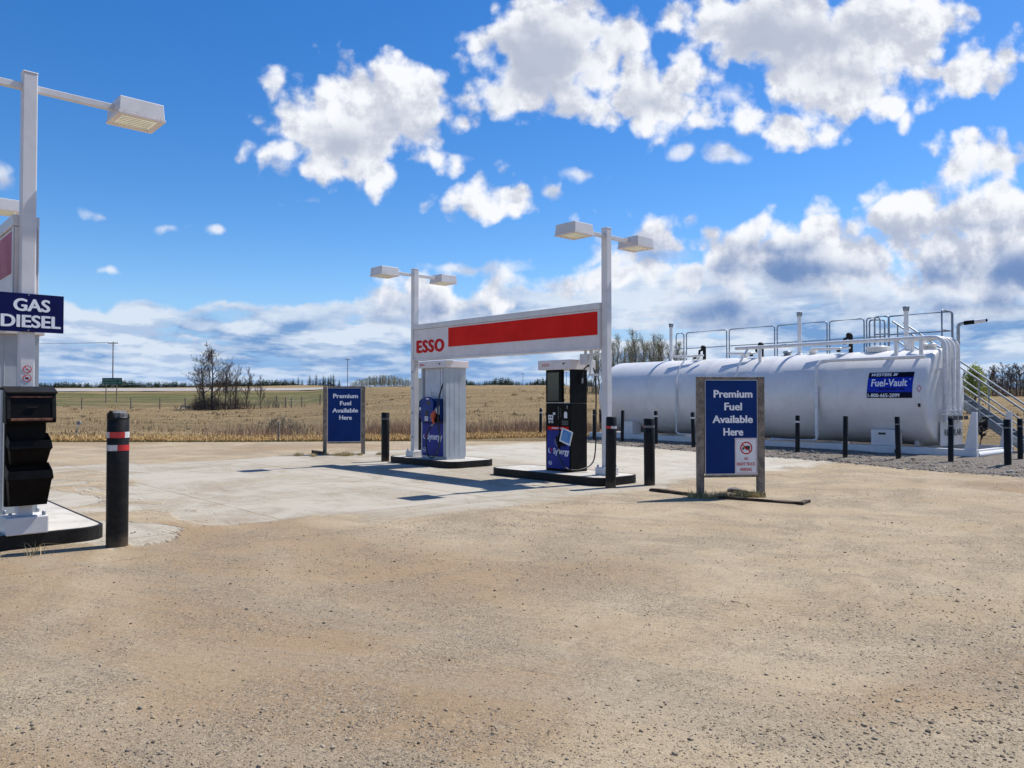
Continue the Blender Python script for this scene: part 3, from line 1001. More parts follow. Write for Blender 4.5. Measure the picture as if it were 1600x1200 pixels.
def gantry(name, label, org, pole_h, zb0, zb1, lettering=True, block=(0.155, 0.29), band=None, reach=(0.87, 0.87)):
    L = 3.05
    t = thing(name, label, 'lighted sign', (org[0], org[1], 0), ROT, 'overhead signs on light poles')
    w = 0.068
    for sx in (-L, L):
        p = MB()
        p.box(sx - w, sx + w, -w, w, 0.15, pole_h)
        p.box(sx - w - 0.004, sx + w + 0.004, -w - 0.004, w + 0.004, pole_h, pole_h + 0.02)
        po = p.build('pole', WHITE, t, 0.010)
        box_part('base_block', WHITE, po, sx - block[0], sx + block[0], -block[0], block[0], 0.148, block[1], bevel=0.012)
        for ax_, ay_ in ((-1, -1), (1, -1), (1, 1), (-1, 1)):
            MB().lathe([(0.018, 0.0), (0.018, 0.035), (0.010, 0.045)], 8, Matrix.Translation((sx + ax_ * (block[0] - 0.04), ay_ * (block[0] - 0.04), block[1]))).build('anchor_bolt', GALV, po)
        zz = pole_h - 0.14
        rc = reach[0] if sx < 0 else reach[1]
        box_part('lamp_arm', WHITE, t, sx - 0.032, sx + 0.032, -rc + 0.2, rc - 0.2, zz - 0.035, zz + 0.035, bevel=0.006)
        for sy in (-1, 1):
            lamp_head(t, sx, sy * rc, zz - 0.12)
    # the sign cabinet between the poles
    x0, x1 = -L + w + 0.003, L - w - 0.003
    cab = box_part('sign_cabinet', CREAM, t, x0, x1, -0.105, 0.105, zb0, zb1 - 0.125, bevel=0.006)
    MB().box(x0, x1, -0.125, 0.125, zb1 - 0.120, zb1).build('top_cap', WHITE, cab, 0.008)
    f = MB()
    for s in (-1, 1):
        y0, y1 = (s * 0.108, s * 0.122) if s > 0 else (-0.122, -0.108)
        f.box(x0, x1, y0, y1, zb0 - 0.004, zb0 + 0.035)
        f.box(x0, x0 + 0.035, y0, y1, zb0 + 0.036, zb1 - 0.126)
        f.box(x1 - 0.04, x1, y0, y1, zb0 + 0.036, zb1 - 0.126)
    f.build('frame_trim', WHITE, cab, 0.003)
    H = zb1 - zb0
    for s in (-1, 1):
        yy = s * 0.108
        MB().box(x0 + 1.40, x1 - 0.055, min(yy, yy + s * 0.004), max(yy, yy + s * 0.004), zb1 - 0.69 * H, zb1 - 0.185 * H).build('red_band', band or RED, cab)
    text('lettering', 'ESSO', 1.10, 0.285, LETTER_RED, cab, frontM(x0 + 0.70, -0.1085, zb1 - 0.625 * H), bold=0.075, spacing=1.16)
    if lettering:
        # hose reel box hanging under the near end of the cabinet
        hb = MB()
        hb.box(L - 0.62, L - 0.44, -0.06, 0.08, 2.20, 2.40)
        hb.box(L - 0.55, L - 0.51, -0.01, 0.03, 2.40, zb0)
        hb.build('reel_box', WHITE, t, 0.006)
        fr = MB()
        fr.box(L - 0.40, L - 0.36, -0.03, 0.03, 1.98, zb0)
        fr.box(L - 0.36, L - w - 0.002, -0.02, 0.02, 1.98, 2.02)
        fr.box(L - 0.36, L - w - 0.002, -0.02, 0.02, 2.36, 2.40)
        fr.build('reel_bracket', WHITE, t)
        MB().box(-L - 0.02, -L + 0.02, w + 0.002, w + 0.16, 1.20, 2.06).build('rear_box', GREYP, t, 0.004)
        for z in (0.62, 1.20, 1.80, 2.20):
            MB().box(-L - 0.018, -L + 0.018, -w - 0.012, -w - 0.001, z - 0.02, z + 0.02).build('conduit_clip', GALVD, t)
    return t


gantry('overhead_sign', 'white overhead sign with full red band above the two pumps, lamps on both poles', ORG, 4.70, 2.47, 3.33)
ORG3P = (ORG3[0], ORG3[1])
gantry('overhead_sign', 'cut-off white overhead sign at the left edge, with lamps high above the service bin', ORG3P, 4.99, 2.62, 3.50, lettering=False, reach=(0.72, 1.06), block=(0.19, 0.33), band=mat('pinkish_red', (0.42, 0.060, 0.085), 0.5, var=0.08, vscale=2, spec=0.2))  # band in a duller, pinker red than the other sign's


# ------------------------------------------------------------------ FUEL PUMPS
def roundel(parent, cx, cz, y, r):
    """small swirl mark: red and white arcs"""
    for k, (a0, a1, m) in enumerate(((-0.3 * PI, 0.55 * PI, LETTER_RED), (0.65 * PI, 1.55 * PI, LETTER_WHITE))):
        vs, fs = [], []
        n = 12
        for i in range(n + 1):
            a = a0 + (a1 - a0) * i / n
            w_ = 0.34 * math.sin(PI * (i + 0.4) / (n + 0.8)) + 0.10
            for rr in (r, r * (1 - w_)):
                vs.append((cx + rr * math.cos(a), y, cz + rr * math.sin(a)))
        for i in range(n):
            fs.append((2 * i, 2 * i + 1, 2 * i + 3, 2 * i + 2))
        MB().add(vs, fs).build('swirl_mark', m, parent)


def oval_mark(parent, cx, cz, y, r):
    M = Matrix.Translation((cx, y, cz)) @ Matrix.Rotation(PI / 2, 4, 'X') @ Matrix.Diagonal((1, 0.85, 1, 1))
    o = MB().ring(r * 0.80, r, M, 24).build('oval_mark', LETTER_WHITE, parent)
    text('lettering', 'Esso', r * 1.15, r * 0.55, LETTER_WHITE, o, frontM(cx, y - 0.001, cz), bold=0.02)


def nozzle(parent, x, y, z, material, k=1.0):
    n = MB()
    n.tube([(x + 0.02, y, z - 0.16 * k), (x + 0.015, y - 0.02, z - 0.05 * k), (x + 0.02, y - 0.02, z + 0.06 * k), (x + 0.05, y + 0.0, z + 0.14 * k)], [0.020, 0.034, 0.040, 0.026], 10)
    n.box(x - 0.045, x + 0.075, y - 0.045, y + 0.02, z - 0.01, z + 0.085)
    o = n.build('nozzle', material, parent, 0.004)
    g = MB()
    g.tube([(x + 0.05, y, z + 0.14 * k), (x + 0.075, y + 0.02, z + 0.20 * k), (x + 0.10, y + 0.05, z + 0.23 * k)], 0.012, 8)
    g.tube([(x - 0.045, y - 0.02, z + 0.07), (x - 0.075, y - 0.025, z - 0.02), (x - 0.03, y - 0.02, z - 0.11)], 0.008, 6)
    g.build('spout', GALV, o)
    return o


def blue_pump(label, loc, rz):
    """tall dispenser with grey side panels: local front faces -y, x in 0..0.98, y 0..0.58"""
    t = thing('fuel_pump', label, 'fuel pump', loc, rz, 'fuel pumps')
    W, D, H = 0.98, 0.58, 2.12
    z0 = 0.0
    box_part('base', GREYP, t, 0, W, 0.02, D - 0.02, z0, 0.06, bevel=0.004)
    # two side columns wrapped by grey panels
    s = MB()
    s.box(W - 0.115, W, 0.0, D, 0.061, H)
    for k in range(3):
        s.box(W + 0.0005, W + 0.004, 0.10 + 0.14 * k, 0.11 + 0.14 * k, 0.09, H - 0.01)
    s.build('side_panel', GREYP, t, 0.008)
    box_part('side_panel', GREYP, t, 0.0, 0.055, 0.0, D, 0.061, H, bevel=0.008)
    # back wall and upper display cabinet
    box_part('rear_panel', GREYP, t, 0.057, W - 0.117, D - 0.06, D - 0.004, 0.061, 1.30, bevel=0.004)
    up = box_part('display_cabinet', PALEP, t, 0.057, W - 0.235, 0.07, D - 0.07, 1.335, H - 0.005, bevel=0.006)
    box_part('display_panel', mat('display_grey', (0.44, 0.48, 0.56), 0.3, var=0.06), up, 0.17, W - 0.30, 0.055, 0.069, 1.36, H - 0.03, bevel=0.004)
    text('lettering', '5\u2014', 0.07, 0.13, INK, up, frontM(0.36, 0.0545, 1.56), bold=0.0)
    # open slot with hose standpipe
    sp = MB()
    sp.tube([(W - 0.175, 0.16, 1.30), (W - 0.175, 0.16, H - 0.02)], 0.018, 10)
    for k in range(6):
        sp.box(W - 0.205, W - 0.145, 0.14, 0.18, 1.42 + 0.11 * k, 1.455 + 0.11 * k)
    sp.build('standpipe', GALV, t)
    # blue middle unit, bulging towards the driver
    mid = MB()
    prof = [(-0.02, 0.93), (-0.075, 0.96), (-0.085, 1.20), (-0.065, 1.35), (-0.01, 1.40), (0.30, 1.40), (0.30, 0.93)]
    n = len(prof)
    vs = [(0.012, y, z) for y, z in prof] + [(W - 0.135, y, z) for y, z in prof]
    fs = [tuple(range(n)), tuple(range(2 * n - 1, n - 1, -1))] + [(i, n + i, n + (i + 1) % n, (i + 1) % n) for i in range(n)]
    mid.add(vs, fs)
    mid.box(0.012, W - 0.135, -0.02, 0.30, 0.845, 0.928)
    mo = mid.build('middle_unit', BLUED, t, 0.012)
    arch = MB()
    pts = [(0.20, 0.87), (0.66, 0.87), (0.66, 1.30)] + [(0.43 + 0.23 * math.cos(a), 1.30 + 0.15 * math.sin(a)) for a in [PI * k / 10 for k in range(1, 10)]] + [(0.20, 1.30)]
    arch.prism(pts, 0, 0.055, Matrix.Translation((0, -0.085, 0)) @ Matrix.Rotation(PI / 2, 4, 'X'))
    ao = arch.build('keypad_surround', BLUEP, mo, 0.010)
    box_part('screen', SCREEN, ao, 0.43, 0.56, -0.146, -0.1405, 1.27, 1.345, bevel=0.002)
    box_part('card_slot', INK, ao, 0.36, 0.47, -0.147, -0.1405, 1.00, 1.12, bevel=0.003)
    kp = MB()
    for r_ in range(4):
        for c_ in range(3):
            kp.box(0.35 + 0.045 * c_, 0.385 + 0.045 * c_, -0.149, -0.1405, 0.885 + 0.028 * r_, 0.905 + 0.028 * r_)
    kp.build('keypad', STICKER, ao)
    for q in ((0.055, 0.12, -0.0935, -0.0865, 1.13, 1.20), (0.70, 0.788, -0.0935, -0.0865, 1.06, 1.17), (0.79, 0.835, -0.0945, -0.0875, 1.02, 1.24), (0.40, 0.50, -0.1475, -0.1407, 1.385, 1.415)):
        MB().box(*q).build('sticker', STICKER, mo)
    box_part('nozzle_boot', BLACKP, mo, 0.665, W - 0.14, -0.13, -0.087, 0.86, 1.04, bevel=0.008)
    nz = nozzle(t, 0.69, -0.155, 0.98, ORANGE, 1.0)
    # lower graphic panel
    low = box_part('lower_panel', BLUEG, t, 0.057, W - 0.117, -0.008, 0.05, 0.075, 0.835, bevel=0.006)
    text('lettering', 'Synergy', 0.58, 0.20, LETTER_WHITE, low, frontM(0.55, -0.0085, 0.50), bold=0.010)
    roundel(low, 0.17, 0.51, -0.0095, 0.062)
    oval_mark(low, 0.155, 0.20, -0.0095, 0.062)
    # header
    hd = box_part('header', CREAM, t, -0.055, W + 0.045, -0.05, D + 0.05, H + 0.002, H + 0.165, bevel=0.010)
    text('lettering', 'ESSO', 0.19, 0.055, LETTER_RED, hd, frontM(0.11, -0.0505, H + 0.082), bold=0.03)
    MB().add([(0.75, -0.0545, H + 0.10), (0.79, -0.0545, H + 0.06), (0.83, -0.0545, H + 0.115)], [(0, 1, 2)]).build('arrow_mark', INK, hd)
    hose = smooth_path([(W - 0.175, 0.155, 1.85), (W - 0.165, 0.02, 1.72), (W - 0.16, -0.11, 1.30), (W - 0.11, -0.14, 0.85), (W - 0.01, -0.17, 0.52), (W - 0.04, -0.22, 0.20),
                        (W - 0.20, -0.24, 0.055), (W - 0.42, -0.22, 0.12), (W - 0.50, -0.20, 0.42), (W - 0.42, -0.17, 0.70), (0.71, -0.155, 0.82)], 7)
    MB().tube(hose, 0.017, 8).build('hose', RUBBER, t)
    MB().tube([hose[-4], hose[-1]], 0.024, 10).build('swivel', GALV, t)
    return t


px, py = loc2(-2.67, -0.08)
pump1 = blue_pump('tall blue and grey fuel pump with orange nozzle under the left half of the sign', (px, py, 0.147), ROT)
px, py = loc2(1.44, -0.34, ORG3)
pump3 = dup(pump1, (px, py, 0.147), ROT, label='tall grey pump panel cut off by the left edge, behind the black service bin')


def black_pump(label, loc, rz):
    t = thing('fuel_pump', label, 'fuel pump', loc, rz, 'fuel pumps')
    W, D, H = 0.67, 0.465, 1.965
    body = MB()
    body.box(0, W, 0, D, 0.0, 1.315)
    bo = body.build('cabinet', BLACKP, t, 0.010)
    box_part('side_column', BLACKP, t, W - 0.03, W, 0.0, D, 1.317, H - 0.002, bevel=0.006)
    cab = box_part('display_cabinet', BLACKP, t, 0.0, W - 0.24, 0.0, 0.075, 1.317, H - 0.002, bevel=0.008)
    box_part('display_glass', SCREEN, cab, 0.05, W - 0.31, -0.005, -0.0005, 1.36, H - 0.05, bevel=0.002)
    MB().box(0.02, W - 0.01, -0.006, -0.0006, 1.318, 1.332).build('trim_line', TRIM, bo)
    # printed panel with stickers
    so_ = MB().box(0.075, 0.205, -0.006, -0.0005, 0.995, 1.085).build('sticker', STICKER, bo)
    MB().box(0.205, 0.265, -0.008, -0.0045, 1.09, 1.135).build('sticker', STICKER, bo)
    MB().prism([(0.50, 1.03), (0.58, 1.03), (0.58, 1.12), (0.56, 1.155), (0.52, 1.155), (0.50, 1.12)], 0.0005, 0.006, Matrix.Rotation(PI / 2, 4, 'X')).build('sticker', STICKER, bo)
    for xx in (0.105, 0.18):
        MB().lathe([(0.032, 0), (0.032, 0.004)], 16, frontM(xx, -0.0005, 0.955)).build('sticker', TRIM, bo)
    pt = MB()
    pt.box(0.10, 0.13, -0.008, -0.0062, 1.025, 1.06)
    pt.box(0.15, 0.18, -0.008, -0.0062, 1.025, 1.06)
    pt.build('sticker_print', INK, so_)
    gy = MB()
    for k in range(5):
        gy.box(0.44, 0.61 - 0.015 * (k % 2), -0.004, -0.0005, 0.90 + 0.018 * k, 0.908 + 0.018 * k)
    for k in range(7):
        gy.box(0.335, 0.355, -0.005, -0.0006, 1.01 + 0.037 * k, 1.03 + 0.037 * k)
    for k in range(4):
        gy.box(0.395, 0.408, -0.005, -0.0006, 1.06 + 0.045 * k, 1.078 + 0.045 * k)
    gy.box(0.565, 0.595, -0.005, -0.0006, 1.21, 1.275)
    gy.build('printed_notice', TAPE_G, bo)
    rb = MB().box(0.06, W - 0.055, -0.010, -0.0005, 0.80, 0.865).build('red_strip', RED, bo, 0.002)
    text('lettering', 'PREMIUM', 0.26, 0.030, LETTER_WHITE, rb, frontM(0.31, -0.0105, 0.832), bold=0.02)
    low = box_part('lower_panel', BLUEG, t, 0.045, W - 0.030, -0.012, -0.0005, 0.055, 0.792, bevel=0.003)
    text('lettering', 'Synergy', 0.42, 0.15, LETTER_WHITE, low, frontM(0.43, -0.0125, 0.375), bold=0.010)
    roundel(low, 0.135, 0.395, -0.0135, 0.055)
    oval_mark(low, 0.135, 0.155, -0.0135, 0.048)
    box_part('nozzle_boot', BLACKD, t, 0.40, 0.55, -0.055, -0.0125, 0.50, 0.74, bevel=0.01)
    nozzle(t, 0.435, -0.085, 0.60, BLACKP, 1.0)
    hd = box_part('header', CREAM, t, -0.165, W + 0.055, -0.055, D + 0.19, H, H + 0.185, bevel=0.008)
    text('lettering', 'ESSO', 0.20, 0.055, LETTER_RED, hd, frontM(0.06, -0.0555, H + 0.095), bold=0.01, spacing=1.25)
    MB().add([(0.50, -0.0595, H + 0.12), (0.535, -0.0595, H + 0.085), (0.59, -0.0595, H + 0.13)], [(0, 1, 2)]).build('arrow_mark', INK, hd)
    # two hoses: one from the meter to the nozzle and one hanging in a loop from the reel box
    h1 = smooth_path([(0.36, -0.012, 0.90), (0.40, -0.03, 0.80), (0.43, -0.06, 0.74)], 6)
    h2 = smooth_path([(0.455, -0.085, 0.44), (0.44, -0.10, 0.36), (0.55, -0.14, 0.22), (0.66, -0.10, 0.08), (0.80, 0.10, 0.055), (0.84, 0.40, 0.15), (0.83, 0.52, 0.40), (0.82, 0.55, 1.0),
                      (0.82, 0.555, 1.70), (0.80, 0.52, 1.97), (0.76, 0.40, 2.03), (0.735, 0.30, 1.96), (0.725, 0.28, 1.86), (0.715, 0.28, 1.76)], 7)
    MB().tube(h1, 0.013, 8).build('hose', RUBBER, t)
    MB().tube(h2, 0.013, 8).build('hose', RUBBER, t)
    MB().tube([(0.715, 0.28, 1.80), (0.71, 0.28, 1.70)], 0.020, 8).build('coupling', GALV, t)
    MB().tube([(0.455, -0.085, 0.47), (0.445, -0.093, 0.40)], 0.019, 8).build('swivel', GALV, t)
    MB().tube([(0.76, 0.40, 2.03), (0.76, 0.40, 2.09)], 0.02, 8).build('hose_clamp', BLACKP, t)
    return t


px, py = loc2(1.64, -0.18)
black_pump('narrow black fuel pump with blue lower panel and looped hose near the right pole', (px, py, 0.147), ROT)
ct = thing('hang_tag', 'blue and white card tied to the nozzle of the black pump', 'card', (0, 0, 0), ROT)
cx, cy = loc2(1.64 + 0.685, -0.18 - 0.145)
ct.location = (cx, cy, 0.147 + 0.685)
M = Matrix.Rotation(rad(17), 4, 'Y')
MB().box(-0.145, 0.145, -0.003, 0.003, -0.135, 0.135, M).build('card', STICKER, ct)
sc_ = MB().box(-0.108, 0.112, -0.0065, -0.0035, -0.100, 0.115, M).build('blue_print', SKY_CARD, ct)
cd = MB()
for k in range(4):
    cd.box(-0.06, 0.06 - 0.02 * (k % 2), -0.0085, -0.0068, -0.07 + 0.04 * k, -0.06 + 0.04 * k, M)
cd.build('fine_print', mat('pale_blue', (0.25, 0.45, 0.66), 0.5, var=0.05), sc_)


# ------------------------------------------------------------------ SIGN AND SERVICE BIN ON THE NEAR POLE
P3 = loc2(3.05, 0, ORG3)
gd = thing('fuel_sign', 'navy GAS DIESEL sign fixed to the near white pole', 'sign', (P3[0] + 0.075 * U[0], P3[1] + 0.075 * U[1], 2.45), ROT + PI / 2)
box_part('sign_panel', SIGND, gd, -0.325, 0.325, -0.028, -0.004, -0.20, 0.20, bevel=0.002)
text('lettering', 'GAS', 0.335, 0.128, LETTER_WHITE, gd, frontM(0.03, -0.0285, 0.080), bold=0.034)
text('lettering', 'DIESEL', 0.545, 0.128, LETTER_WHITE, gd, frontM(0.026, -0.0285, -0.090), bold=0.034)
bt = MB()
for z in (-0.185, 0.185):
    bt.lathe([(0.008, 0), (0.006, 0.004)], 8, frontM(0.0, -0.0285, z))
bt.build('bolt', GALV, gd)

# round prohibition stickers on the same pole
for k, (z, nm) in enumerate(((1.86, 'cigarette'), (1.765, 'engine'))):
    w = thing('warning_sticker', ('upper round no smoking sticker on the near white pole' if k == 0 else 'lower round prohibition sticker on the near white pole, just above the bin'), 'sticker',
              (P3[0] + 0.0695 * U[0], P3[1] + 0.0695 * U[1], z), ROT + PI / 2, 'round prohibition stickers')
    M = Matrix.Rotation(PI / 2, 4, 'X')
    MB().lathe([(0.042, 0), (0.042, 0.001)], 24, M).build('disc', STICKER, w)
    MB().ring(0.032, 0.040, Matrix.Translation((0, -0.0015, 0)) @ M, 24, 0.0008).build('red_ring', LETTER_RED, w)
    MB().box(-0.033, 0.033, -0.003, -0.0022, -0.004, 0.004, Matrix.Rotation(rad(45), 4, 'Y')).build('red_bar', LETTER_RED, w)
    g = MB()
    if k == 0:
        g.box(-0.022, 0.018, -0.0018, -0.0012, -0.010, -0.004).box(0.006, 0.010, -0.0018, -0.0012, 0.0, 0.014)
    else:
        g.box(-0.020, 0.018, -0.0018, -0.0012, -0.010, 0.004).box(-0.012, 0.010, -0.0018, -0.0012, 0.005, 0.013)
    g.build('pictogram', INK, w)

sb = thing('service_bin', 'black plastic towel box and two-tier bin hung on the near white pole', 'service bin', (P3[0] + 0.072 * U[0], P3[1] + 0.072 * U[1], 0.0), ROT + PI / 2)
MB().box(-0.20, 0.17, -0.055, -0.002, 0.44, 1.56).build('back_board', BLACKP, sb, 0.012)
th = MB()
prof = [(-0.058, 1.30), (-0.235, 1.30), (-0.245, 1.34), (-0.215, 1.615), (-0.18, 1.635), (-0.058, 1.635)]
n = len(prof)
vs = [(-0.225, y, z) for y, z in prof] + [(0.225, y, z) for y, z in prof]
th.add(vs, [tuple(range(n)), tuple(range(2 * n - 1, n - 1, -1))] + [(i, n + i, n + (i + 1) % n, (i + 1) % n) for i in range(n)])
tb = th.build('towel_box', BLACKP, sb, 0.012)
ld = MB()
ld.add([(-0.235, -0.242, 1.60), (0.235, -0.242, 1.60), (0.235, -0.055, 1.655), (-0.235, -0.055, 1.655),
        (-0.235, -0.242, 1.625), (0.235, -0.242, 1.625), (0.235, -0.055, 1.68), (-0.235, -0.055, 1.68)],
       [(3, 2, 1, 0), (4, 5, 6, 7), (0, 1, 5, 4), (1, 2, 6, 5), (2, 3, 7, 6), (3, 0, 4, 7)])
ld.build('lid', BLACKD, tb, 0.008)
for (xa, xb, za, zb) in ((-0.215, -0.185, 1.345, 1.585), (0.185, 0.215, 1.345, 1.585)):
    MB().add([(xa, -0.252, za), (xb, -0.252, za), (xb, -0.228, zb), (xa, -0.228, zb), (xa, -0.238, za), (xb, -0.238, za), (xb, -0.214, zb), (xa, -0.214, zb)],
           [(0, 1, 2, 3), (7, 6, 5, 4), (0, 4, 5, 1), (3, 2, 6, 7), (0, 3, 7, 4), (1, 5, 6, 2)]).build('box_frame', BLACKD, tb, 0.004)
MB().box(-0.184, 0.184, -0.262, -0.240, 1.325, 1.350).build('rusty_lip', RUST, tb, 0.004)
MB().box(-0.184, 0.184, -0.236, -0.222, 1.560, 1.578).build('rusty_lip', RUST, tb, 0.004)
MB().box(-0.05, 0.05, -0.250, -0.236, 1.455, 1.468).build('latch', BLACKD, tb, 0.003)
MB().lathe([(0.016, 0), (0.016, 0.03)], 10, Matrix.Translation((-0.255, -0.10, 1.655)) @ Matrix.Rotation(PI / 2, 4, 'Y')).build('lid_hinge', BLACKD, tb)


def hopper(zt, zb, w, d):
    """open-topped bin with a front that slopes out upward and a rolled rim"""
    m = MB()
    t_ = 0.012
    y_in = -0.057
    top = [(-w, y_in, zt + 0.05), (w, y_in, zt + 0.05), (w, y_in - d, zt - 0.02), (-w, y_in - d, zt - 0.02)]
    rim = [(-w - 0.01, y_in, zt - 0.06), (w + 0.01, y_in, zt - 0.06), (w + 0.01, y_in - d - 0.01, zt - 0.10), (-w - 0.01, y_in - d - 0.01, zt - 0.10)]
    bot = [(-w + 0.02, y_in, zb), (w - 0.02, y_in, zb), (w - 0.03, y_in - d * 0.50, zb), (-w + 0.03, y_in - d * 0.50, zb)]
    mid2 = [(-w + 0.005, y_in, zt - 0.105), (w - 0.005, y_in, zt - 0.105), (w - 0.005, y_in - d + 0.008, zt - 0.125), (-w + 0.005, y_in - d + 0.008, zt - 0.125)]
    inn = [(-w + t_, y_in - 0.002, zt + 0.05), (w - t_, y_in - 0.002, zt + 0.05), (w - t_, y_in - d + t_, zt - 0.02), (-w + t_, y_in - d + t_, zt - 0.02)]
    deep = [(-w + 0.03, y_in - 0.004, zb + 0.05), (w - 0.03, y_in - 0.004, zb + 0.05), (w - 0.04, y_in - d * 0.48, zb + 0.05), (-w + 0.04, y_in - d * 0.48, zb + 0.05)]
    rings = [deep, inn, top, rim, mid2, bot]
    vs = [p for r_ in rings for p in r_]
    fs = [(3, 2, 1, 0)[::-1]]
    for i in range(len(rings) - 1):
        for k in range(4):
            k2 = (k + 1) % 4
            fs.append((4 * i + k, 4 * i + k2, 4 * i + 4 + k2, 4 * i + 4 + k))
    fs.append((20, 21, 22, 23))
    m.add(vs, fs)
    return m


hopper(1.14, 0.86, 0.185, 0.165).build('bin', BLACKP, sb, 0.007)
hopper(0.83, 0.45, 0.195, 0.175).build('bin', BLACKP, sb, 0.007)


# ------------------------------------------------------------------ BOLLARDS
def bollard(label, x, y, h, r, bands, tilt=(0, 0), dome=False, broken=False, cap=True):
    t = thing('bollard', label, 'bollard', (x, y, 0), 0.0, 'black bollards round the pump islands')
    t.rotation_euler = (tilt[0], tilt[1], 0)
    p = MB()
    p.lathe([(r * 1.02, -0.03), (r, 0.02), (r, h * 0.5), (r, h - 0.015), (r - 0.012, h)], 32)
    p.build('sleeve', BOLB, t)
    if broken:
        # ragged concrete fill and a torn collar standing above the sleeve
        rng = random.Random(4)
        vs, fs = [], []
        n = 26
        for k in range(n):
            a = 2 * PI * k / n
            up = (0.035 + 0.05 * rng.random()) if math.cos(a - 2.75) > -0.45 else 0.004
            for rr, zz in ((r - 0.001, h - 0.02), (r + 0.001, h + up), (r - 0.016, h + up - 0.002)):
                vs.append((rr * math.cos(a), rr * math.sin(a), zz))
        for k in range(n):
            a, b = 3 * k, 3 * ((k + 1) % n)
            fs += [(a, b, b + 1, a + 1), (a + 1, b + 1, b + 2, a + 2)]
        MB().add(vs, fs).build('torn_collar', BLACKD, t)
        prof = [(r - 0.017, h - 0.01), (r - 0.02, h + 0.055), (r * 0.5, h + 0.078), (0.001, h + 0.07)]
        MB().lathe(prof, 14, smooth=False).build('concrete_fill', mat('dark_concrete', (0.16, 0.16, 0.165), 0.9, var=0.3, vscale=30, bump=0.6, bscale=60), t)
    for (z, hh, segs) in bands:
        for (a0, a1, m) in segs:
            vs, fs = [], []
            k = max(3, int((a1 - a0) / 10))
            for i in range(k + 1):
                a = rad(a0 + (a1 - a0) * i / k)
                for rr, zz in ((r + 0.0025, z), (r + 0.0025, z + hh)):
                    vs.append((rr * math.cos(a), rr * math.sin(a), zz))
            for i in range(k):
                fs.append((2 * i, 2 * i + 2, 2 * i + 3, 2 * i + 1))
            MB().add(vs, fs).build('reflective_tape', m, t)
    return t


x, y = G(175, 856)
fa = math.degrees(math.atan2(-y, -x))   # bearing from the bollard to the photographer
bollard('nearest and thickest black bollard with two red and white bands and a torn top', x, y + 0.1, 1.345, 0.107,
        [(1.140, 0.062, [(fa - 90, fa - 48, TAPE_W), (fa - 48, fa + 36, TAPE_R), (fa + 36, fa + 100, TAPE_W)][0:3]),
         (1.005, 0.062, [(fa - 95, fa - 3, TAPE_W), (fa - 3, fa + 92, TAPE_R)])], broken=True)
x, y = G(602, 721)
bollard('black bollard with thin grey bands at the left end of the blue pump island', x, y, 1.21, 0.10, [(1.065, 0.014, [(-180, 180, TAPE_G)]), (1.035, 0.014, [(-180, 180, TAPE_G)])])
x, y = G(659, 710)
bollard('black bollard half hidden behind the blue and grey pump', x, y, 1.21, 0.10, [(1.05, 0.030, [(-180, 180, TAPE_G)])])
x, y = G(954, 762)
fa = math.degrees(math.atan2(-y, -x))
bollard('leaning black bollard with red and white band in front of the right pole', x, y, 1.235, 0.093,
        [(1.03, 0.045, [(fa - 90, fa + 0, TAPE_R), (fa + 0, fa + 95, TAPE_W)])], tilt=(rad(0), rad(0.8)))
x, y = G(1015, 758)
fa = math.degrees(math.atan2(-y, -x))
bollard('scratched black bollard with a grey band right of the leaning bollard', x, y, 1.195, 0.098,
        [(1.03, 0.042, [(fa - 100, fa - 62, TAPE_R), (fa - 62, fa + 100, TAPE_G)])], tilt=(rad(0), rad(-0.3)))


